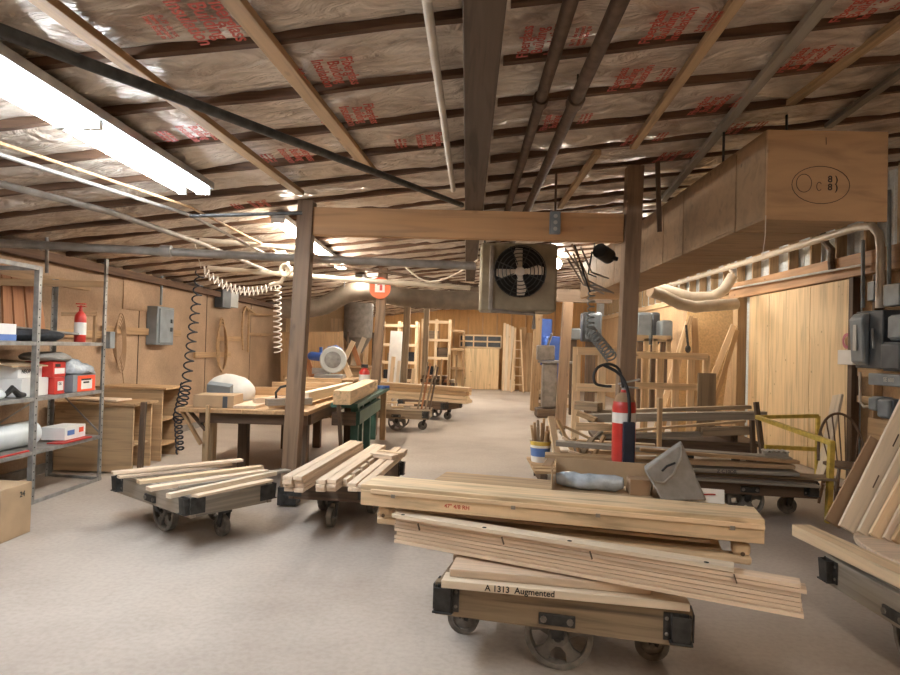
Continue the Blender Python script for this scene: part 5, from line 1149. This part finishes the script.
for i in range(13):
    a_ = i * 2.4; r_ = .085 * math.sqrt((i + .5) / 13); p = bq + V((r_ * math.cos(a_), r_ * math.sin(a_), .12)); q = p + V((r_ * .6 * math.cos(a_), r_ * .6 * math.sin(a_), random.uniform(.24, .40)))
    o = board('offcut', p, q, .035, .03, random.choice(['tan', 'old', 'furring']), None, (1, 0, 0)); tag(o, 'small wooden offcut standing in the white and blue bucket', 'offcut', 'offcuts in the bucket')
JL = [((1.10, 7.35, .23), (1.02, 7.55, .78), .08, 'pine', 'light slotted board upright right of the bucket'), ((1.2, 7.15, .225), (1.5, 7.5, .55), .07, 'old', 'brown stick slanting up from dolly, first from left'), ((1.32, 7.15, .23), (1.12, 7.7, .72), .04, 'tan', 'thin tan stick crossing over the jumble'),
      ((1.45, 7.12, .225), (1.15, 7.6, .60), .05, 'greyw', 'grey stick slanting left within the jumble'), ((1.15, 7.5, .55), (1.48, 7.45, .38), .07, 'pale', 'pale notched bar on top of jumble, upper'), ((1.2, 7.3, .42), (1.52, 7.3, .33), .06, 'pale', 'pale notched bar in the jumble, lower'),
      ((1.38, 7.05, .23), (1.56, 7.2, .36), .05, 'tan', 'short tan offcut poking forward on the dolly'), ((1.15, 7.95, .30), (1.72, 7.9, .32), .14, 'old', 'brown bar at the back of the low dolly'), ((1.05, 7.9, .50), (1.1, 7.3, .26), .05, 'white_wood', 'whitish stick leaning behind the bucket'),
      ((1.30, 7.85, .24), (1.62, 7.55, .62), .06, 'greyw', 'grey bar slanting right behind the notched bars'), ((1.25, 7.2, .24), (1.62, 7.4, .27), .06, 'old', 'brown bar flat at the front of dolly'), ((1.20, 7.75, .65), (1.55, 7.70, .50), .05, 'tan', 'tan bar lying highest across the jumble'),
      ((1.40, 7.45, .24), (1.24, 7.22, .58), .035, 'tan', 'thin stick leaning forward in the jumble'), ((1.5, 7.6, .24), (1.68, 7.7, .55), .05, 'furring', 'yellowish stick at the right end of the jumble')]
for a, b, w_, m, lab in JL: tag(board('offcut', a, b, w_, .03, m), lab, 'offcut')
# long loose timbers between dolly and right cart
for i, (a, b, w_, t_, m, lab) in enumerate((((570, 441, 8.2), (655, 446, 8.0), .12, .05, 'tan', 'tan timber behind the large extinguisher, upper'), ((575, 452, 7.9), (690, 452, 7.6), .12, .05, 'furring', 'light timber behind the large extinguisher, lower'), ((577, 405, 9.6), (600, 407, 9.4), .2, .12, 'old', 'brown block between frame crate and lumber table'), ((578, 413, 9.0), (596, 420, 8.9), .16, .06, 'tan', 'short tan timber left of the right post at table height'))):
    tag(board('timber', P(*a), P(*b), w_, t_, m), lab, 'timber')
# ================================================================== ORANGE SIGN, SECOND EXTINGUISHER
q = P(380, 288, 10.88); t = thing('extinguisher_sign', 'round orange sign with white pictogram on the timber post', 'sign', q)
rs = Matrix.Translation(q) @ Euler((PI / 2, 0, 0)).to_matrix().to_4x4()
mb = MB(); mb.lathe([(0, -.012), (.185, -.012), (.185, .012), (0, .012)], 32, rs); mb.build('disc', 'orange', t)
mb = MB(); mb.box(q + V((-.0, -.016, .01)), (.17, .006, .17)); mb.build('white_square', 'white', t)
mb = MB(); mb.box(q + V((.02, -.021, .0)), (.045, .004, .09)); mb.box(q + V((.02, -.021, .058)), (.02, .004, .03)); mb.bar(q + V((.02, -.021, .065)), q + V((-.05, -.021, .05)), .004, .014); mb.build('pictogram', 'red', t)
q = P(367, 394, 10.8); q.x = -1.70; t = thing('fire_extinguisher', 'red fire extinguisher hung on the post under the orange sign', 'fire extinguisher', q)
mb = MB(); mb.lathe([(0, 0), (.085, 0), (.09, .02), (.09, .37), (.06, .42), (.03, .44), (0, .44)], 22, Matrix.Translation(q)); mb.build('body', 'red', t)
mb = MB(); mb.lathe([(.0915, .22), (.0915, .33)], 22, Matrix.Translation(q)); mb.build('white_band', 'white', t); mb = MB(); mb.box(q + V((0, 0, .47)), (.11, .03, .06)); mb.build('valve', 'iron', t, .005)
# ================================================================== BIG DUCT ACROSS THE HALL
pts = [P(279, 309, 12.2), P(300, 309, 12.2), P(322, 306, 12.2), P(338, 298, 12.2), P(352, 292, 12.2), P(372, 291, 12.2), P(390, 295, 12.2), P(410, 298, 12.2), P(450, 300, 12.3), P(520, 302, 12.4)]
def smooth_path(p, k=4):
    out = []
    for i in range(len(p) - 1):
        a, b, c, d = p[max(i - 1, 0)], p[i], p[i + 1], p[min(i + 2, len(p) - 1)]
        for s in range(k):
            u = s / k; out.append(.5 * ((2 * b) + (c - a) * u + (2 * a - 5 * b + 4 * c - d) * u * u + (3 * b - a - 3 * c + d) * u ** 3))
    return out + [p[-1]]
sp = smooth_path(pts, 6)
mb = MB(); mb.tube(sp, [.175 + (.008 if i % 2 else 0) for i in range(len(sp))], 20); o = mb.build('flexible_duct', 'ductm'); tag(o, 'long grey air duct swooping across the hall behind the orange sign', 'duct')
for i in (10, 22, 40):
    p = sp[i]; 
mb = MB(); mb.cyl(P(344, 298, 12.0) + V((0, 0, .2)), P(344, 298, 12.0) + V((0, 0, .75)), .01, n=6); o = mb.build('duct_hanger', 'iron'); tag(o, 'thin rod holding up the swooping grey duct', 'rod')
pipe('overhead_rod', [P(330, 264, 9.0), P(478, 286, 9.3)], .022, 'brownpipe', 'thin brown pipe crossing between the left post and heater')
pipe('hanging_cable', smooth_path([P(404, 266, 8.5), P(425, 281, 8.4), P(450, 277, 8.2), P(478, 260, 7.9)], 4), .012, 'pvc', 'pale cable sagging to the left side of heater', 'cable')
# ================================================================== AISLE CARTS' LOADS
for i, (x, tl) in enumerate(((-.86, .16), (-.79, .14), (-.72, .17), (-.64, .13))):
    o = board('upright_board', (x, 11.9 - .02 * i, .405), (x + tl, 11.95, 1.28 - .03 * i), .09, .03, ('old', 'cherry', 'old', 'dark')[i], None, (1, 0, 0)); tag(o, '%s upright dark board at the end of the post-side cart' % ORD[i], 'board', 'upright boards on the post-side cart')
labs = ['flat pale offcut at left of the post-side cart', 'pale offcut block in the middle of post-side cart', 'light board along the front of post-side cart', 'pale offcut right beside the upright boards', 'small pale offcut on top of post-side cart heap', 'tan strip across the back of the post-side cart', 'whitish scrap near the left end of post-side cart']
for i in range(7):
    x = -1.72 + .12 * i; o = board('offcut', (x, 11.95 + .08 * (i % 3), .42 + .035 * (i % 3)), (x + random.uniform(.2, .35), 12.0 + .08 * (i % 3), .42 + .035 * (i % 3)), random.uniform(.07, .14), .03, random.choice(['pale', 'pine', 'furring'])); tag(o, labs[i], 'offcut')
for lvl in range(4):
    for c_ in range(3):
        a = V((-2.15 + .1 * random.random(), 14.75 + .15 * c_, .425 + .085 * lvl)); b = V((.02 + .12 * random.random(), 13.45 + .15 * c_, .425 + .085 * lvl))
        o = board('plank', a, b, .13, .075, random.choice(['pine', 'furring', 'pine', 'pale'])); tag(o, '%s-layer light plank on the deep aisle cart, %s row' % (rowname(lvl, 4), ('front', 'middle', 'back')[c_]), 'plank', 'light planks on the deep aisle cart')
random.seed(11)
for i in range(26):
    r_, k = divmod(i, 7); x = -1.15 + .13 * k + .06 * (r_ % 2); z = .455 + .10 * r_
    o = board('log_offcut', (x, 17.16 + random.uniform(-.05, .05), z), (x + .05, 17.65, z), random.uniform(.09, .115), random.uniform(.07, .095), random.choice(['dark', 'old', 'cherry', 'joist'])); o.rotation_euler.x += random.uniform(-.12, .12)
    tag(o, 'dark offcut stacked end-on on the deep left cart', 'offcut', 'dark offcuts on the deep left cart')
for i, (px, pt) in enumerate(((462, 362), (470, 362), (447, 372))):
    p = P(px, 392, 16.7); o = board('stake', (min(p.x, -.25 - .2 * i), 17.06 - 0.0, .402), (min(p.x, -.25 - .2 * i) + .02, 17.06, 1.25 + .12 * (i < 2)), .05, .05, 'tan', None, (0, 1, 0)); tag(o, '%s thin stake of the deep left cart, from the right' % ORD[i], 'stake')
# scrap heap between racks and carts
random.seed(5)
for i in range(36):
    L_ = random.uniform(.3, .7); lay, k = divmod(i, 12)
    x = -2.95 + .16 * (k % 6) + .05 * lay; y = (13.7 if k < 6 else 18.3) + random.uniform(-.05, .05); z = .02 + .037 * lay
    o = board('scrap', (x, y - L_ / 2, z), (x + random.uniform(-.06, .06), y + L_ / 2, z), random.uniform(.08, .13), .034, random.choice(['pale', 'furring', 'white_wood', 'tan', 'old'])); tag(o, 'loose wood scrap in the heap deep on the left', 'scrap', 'wood scraps deep on the left')
# tables with scraps deep left
def table(x0, x1, y0, y1, z, label, mat='furring'):
    t = thing('work_table', label, 'table', ((x0 + x1) / 2, (y0 + y1) / 2, 0)); board('top', (x0, (y0 + y1) / 2, z - .02), (x1, (y0 + y1) / 2, z - .02), y1 - y0, .04, mat, t)
    for x in (x0 + .1, x1 - .1):
        for y in (y0 + .1, y1 - .1): board('leg', (x, y, .005), (x, y, z - .042), .09, .09, 'tan', t, (0, 1, 0))
    for y in (y0 + .1, y1 - .1): board('apron', (x0 + .15, y, z - .12), (x1 - .15, y, z - .12), .03, .12, 'tan', t)
    return t
table(-3.15, -2.1, 12.0, 13.0, .90, 'tan work table deep left carrying the mitre saw')
table(-3.2, -2.2, 15.2, 16.2, 1.05, 'second tan work table deep left, farther back')
for i, (x, y, z0, L_, m) in enumerate(((-3.05, 12.75, .902, .5, 'cherry'), (-2.95, 12.85, .902, .6, 'furring'), (-2.3, 12.8, .902, .4, 'pine'), (-3.0, 15.5, 1.052, .6, 'pine'), (-2.6, 15.7, 1.052, .5, 'cherry'), (-2.8, 15.9, 1.052, .7, 'white_wood'))):
    o = board('plank', (x, y, z0), (x + (.25 if i % 2 else -.2), y + .1, z0 + L_), .12, .04, m, None, (0, 1, 0)); tag(o, ['red-brown plank upright on the near deep-left table', 'tan plank leaning right on the near deep-left table', 'short pine plank on the near deep-left table', 'pine plank upright on the farther deep-left table', 'red-brown plank on the farther deep-left table', 'pale long plank on the farther deep-left table'][i], 'plank')
mb = MB(); q = P(353, 320, 15.8); t = thing('dust_drum', 'dusty metal drum hanging below the grey duct', 'drum', q); mb.cyl((q.x, 16.6, 1.75), (q.x, 16.6, 2.65), .38, n=24); mb.build('body', 'dust', t, .01)
mb = MB(); mb.cyl((q.x, 16.6, 1.35), (q.x, 16.6, 1.749), .12, .36, n=20); mb.build('cone', 'dust', t)
for k in range(3):
    a_ = k * 2.1; board('leg', (q.x + .4 * math.cos(a_), 16.6 + .4 * math.sin(a_), .005), (q.x + .4 * math.cos(a_), 16.6 + .4 * math.sin(a_), 1.9), .05, .05, 'dark', t, (0, 1, 0))
o = board('tan_sheet', *todown(P(312, 362, 15.2), P(312, 332, 15.2)), 1.5, .04, 'furring', None, (0, -1, 0)); tag(o, 'tan board sheet standing behind the left timber post', 'sheet')
o = board('pale_panel', (-3.15, 16.9, .006), (-3.15, 16.9, 2.25), .9, .03, 'pine', None, (0, -1, 0)); tag(o, 'pale panel fixed beside the grey drum', 'panel')
# shelving racks deep on the left
def shelf_rack(x0, x1, y, z1, label, zs):
    t = rack('timber_rack', x0, x1, y, z1, label, 'rack', 3, zs, .09, 'pine', 0, .6); return t
shelf_rack(-2.65, -1.55, 20.0, 2.35, 'pale timber shelving rack deep left, nearer of two', (.5, 1.05, 1.6, 2.2))
shelf_rack(-1.45, -.55, 21.3, 2.5, 'pale timber shelving rack deep left, farther of two', (.6, 1.2, 1.8, 2.4))
for i, (x, y, z, s, m) in enumerate(((-2.4, 20.3, .517, .3, 'darkfab'), (-1.9, 20.3, .517, .34, 'dark'), (-2.3, 20.3, 1.067, .28, 'old'), (-1.8, 20.3, 1.067, .32, 'darkfab'), (-2.1, 20.3, 1.617, .3, 'tan'), (-1.2, 21.6, .617, .3, 'darkfab'), (-.8, 21.6, 1.217, .34, 'dark'), (-1.1, 21.6, 1.817, .3, 'old'))):
    mb = MB(); mb.box((x, y, z + s / 2), (s * 1.2, .3, s)); o = mb.build('storage_box', m, None, .02); tag(o, ['black box low in the nearer deep-left rack, left', 'dark brown box low in the nearer deep-left rack, right', 'brown box on second shelf of nearer rack', 'black box on second shelf of nearer rack', 'tan box on third shelf of nearer rack', 'black box low in the farther deep-left rack', 'dark box on second shelf of farther rack', 'brown box on third shelf of farther rack'][i], 'box')
# ================================================================== FAR END
fy = 24.4
a, b = P(455, 347, fy), P(491, 388, fy)
t = thing('panel_stack', 'large pale plywood panel leaning at the far end of hall', 'panel', ((a.x + b.x) / 2, fy, 0)); mb = MB(); mb.box((0, 0, 0), (b.x - a.x + .35, .05, 1.55)); mb.build('sheet', 'plyf', t, .004, Matrix.Translation(((a.x + b.x) / 2 + .1, fy, .79)))
a, b = P(460, 335, fy + .3), P(501, 348, fy + .3)
t = thing('window_grid', 'framed window sash with panes above the far plywood panel', 'window', ((a.x + b.x) / 2, fy + .3, 1.6))
z0_, z1_ = b.z, a.z
for z in (z0_, (z0_ + z1_) / 2, z1_): board('rail', (a.x, fy + .3, z), (b.x, fy + .3, z), .05, .06, 'pine', t)
for k in range(4): x = a.x + (b.x - a.x) * k / 3; board('stile', (x, fy + .3, z0_), (x, fy + .3, z1_), .05, .06, 'pine', t, (0, 1, 0))
mb = MB(); mb.box(((a.x + b.x) / 2, fy + .34, (z0_ + z1_) / 2), (b.x - a.x, .01, z1_ - z0_)); mb.build('pane', 'dbox', t)
for k in range(5):
    p = P(503 + k * 2.6, 388, 24.1); o = board('tall_board', (p.x, 24.1, .005), (p.x + .02, 24.3, 2.55 - .04 * k), .10, .05, 'white_wood' if k % 2 else 'pine', None, (0, -1, 0)); tag(o, '%s tall pale board leaning right of the far plywood panel' % ORD[k], 'board', 'tall boards leaning at the far end')
t = thing('step_ladder', 'pale wooden stepladder standing at the far end right of boards', 'ladder', (2.0, 23.4, 0))
p = P(517, 388, 23.6)
for s in (-.22, .22): board('rail', (p.x + s, 23.4, .005), (p.x + s * .45, 23.8, 2.3), .05, .07, 'pine', t, (0, 1, 0))
for k in range(6): f_ = .12 + .14 * k; board('step', (p.x - .22 + .12 * f_, 23.4 + .4 * f_, 2.3 * f_), (p.x + .22 - .12 * f_, 23.4 + .4 * f_, 2.3 * f_), .10, .03, 'pine', t)
for s in (-.24, .24): board('rear_leg', (p.x + s, 24.2, .005), (p.x + s * .45, 23.86, 2.2), .04, .05, 'tan', t, (0, 1, 0))
rack('timber_rack', -.62, -.08, 24.0, 2.25, 'narrow tan open cupboard left of the far plywood panel', 'cupboard', 2, (.8, 1.5, 2.2), .09, 'furring', 0, .5)
for k, (px, m) in enumerate(((526, 'furring'), (532, 'tan'), (545, 'furring'))):
    p = P(px, 388, 22.5); o = board('wall_board', (p.x, 23.9, .005), (p.x, 24.2, 2.4 - .2 * k), .25, .04, m, None, (0, -1, 0)); tag(o, '%s brown board standing on the far right end wall' % ORD[k], 'board')
# low clutter right of the aisle, far
random.seed(3)
for i in range(10):
    lay, k = divmod(i, 2); L_ = random.uniform(.6, 1.0); x = 2.5 + random.uniform(-.1, .1); y = 17.6 + .25 * k
    o = board('scrap_plank', (x - L_ / 2, y, .05 + .092 * lay), (x + L_ / 2, y + .03, .05 + .092 * lay), .18, .09, random.choice(['old', 'dark', 'tan', 'pale'])); tag(o, 'stacked scrap plank deep on the right beside the aisle', 'plank', 'scrap planks deep on the right')
# more standing stock deep on the left
for i, (px, Y, z1, m, w_, lab) in enumerate(((393, 18.6, 2.0, 'white', .35, 'whitish sheet standing right of the orange sign post'), (400, 18.9, 1.9, 'lbox', .3, 'grey-white sheet standing beside the whitish one'), (358, 17.6, 2.2, 'cherry', .14, 'red-brown plank standing left of orange sign post'), (364, 17.9, 2.3, 'pine', .12, 'pale plank standing left of orange sign post'),
        (336, 16.2, 1.7, 'furring', .14, 'tan plank standing behind the mitre saw, left one'), (346, 16.0, 1.6, 'old', .12, 'brown plank standing behind the mitre saw, right one'), (390, 15.5, 1.3, 'pine', .10, 'short pale plank standing right of the red extinguisher'), (396, 15.7, 1.2, 'white_wood', .08, 'thin white stick standing right of the red extinguisher'), (411, 16.2, 1.0, 'pine', .10, 'short pale stick between the pair of grey posts'))):
    p = P(px, 350, Y); o = board('standing_stock', (p.x, Y, .006), (p.x + .08, Y + .12, z1), w_, .03, m, None, (0, -1, .1)); tag(o, lab, 'plank')
o = board('timber_shelf', (-4.6, 16.9, 1.62), (-3.3, 16.9, 1.62), .25, .05, 'furring'); tag(o, 'tan ledge along the back left partition', 'ledge')
# ================================================================== CAMERA, WORLD
cam_d = bpy.data.cameras.new('camera'); cam = bpy.data.objects.new('camera', cam_d); C.objects.link(cam)
cam_d.sensor_fit = 'HORIZONTAL'; cam_d.sensor_width = 36; cam_d.lens = 36 * FPX / 900
cam_d.clip_start = 0.05; cam_d.clip_end = 100
cam.matrix_world = Matrix.Translation(CAM) @ ROT.to_4x4()
sc = bpy.context.scene; sc.camera = cam
w = bpy.data.worlds.new('world'); sc.world = w; w.use_nodes = True
w.node_tree.nodes['Background'].inputs[0].default_value = (0.9, 0.95, 1, 1); w.node_tree.nodes['Background'].inputs[1].default_value = 0.3
sc.view_settings.view_transform = 'Standard'; sc.view_settings.look = 'None'; sc.view_settings.exposure = EXPOSURE; sc.view_settings.gamma = 1
sc.view_settings.use_curve_mapping = False
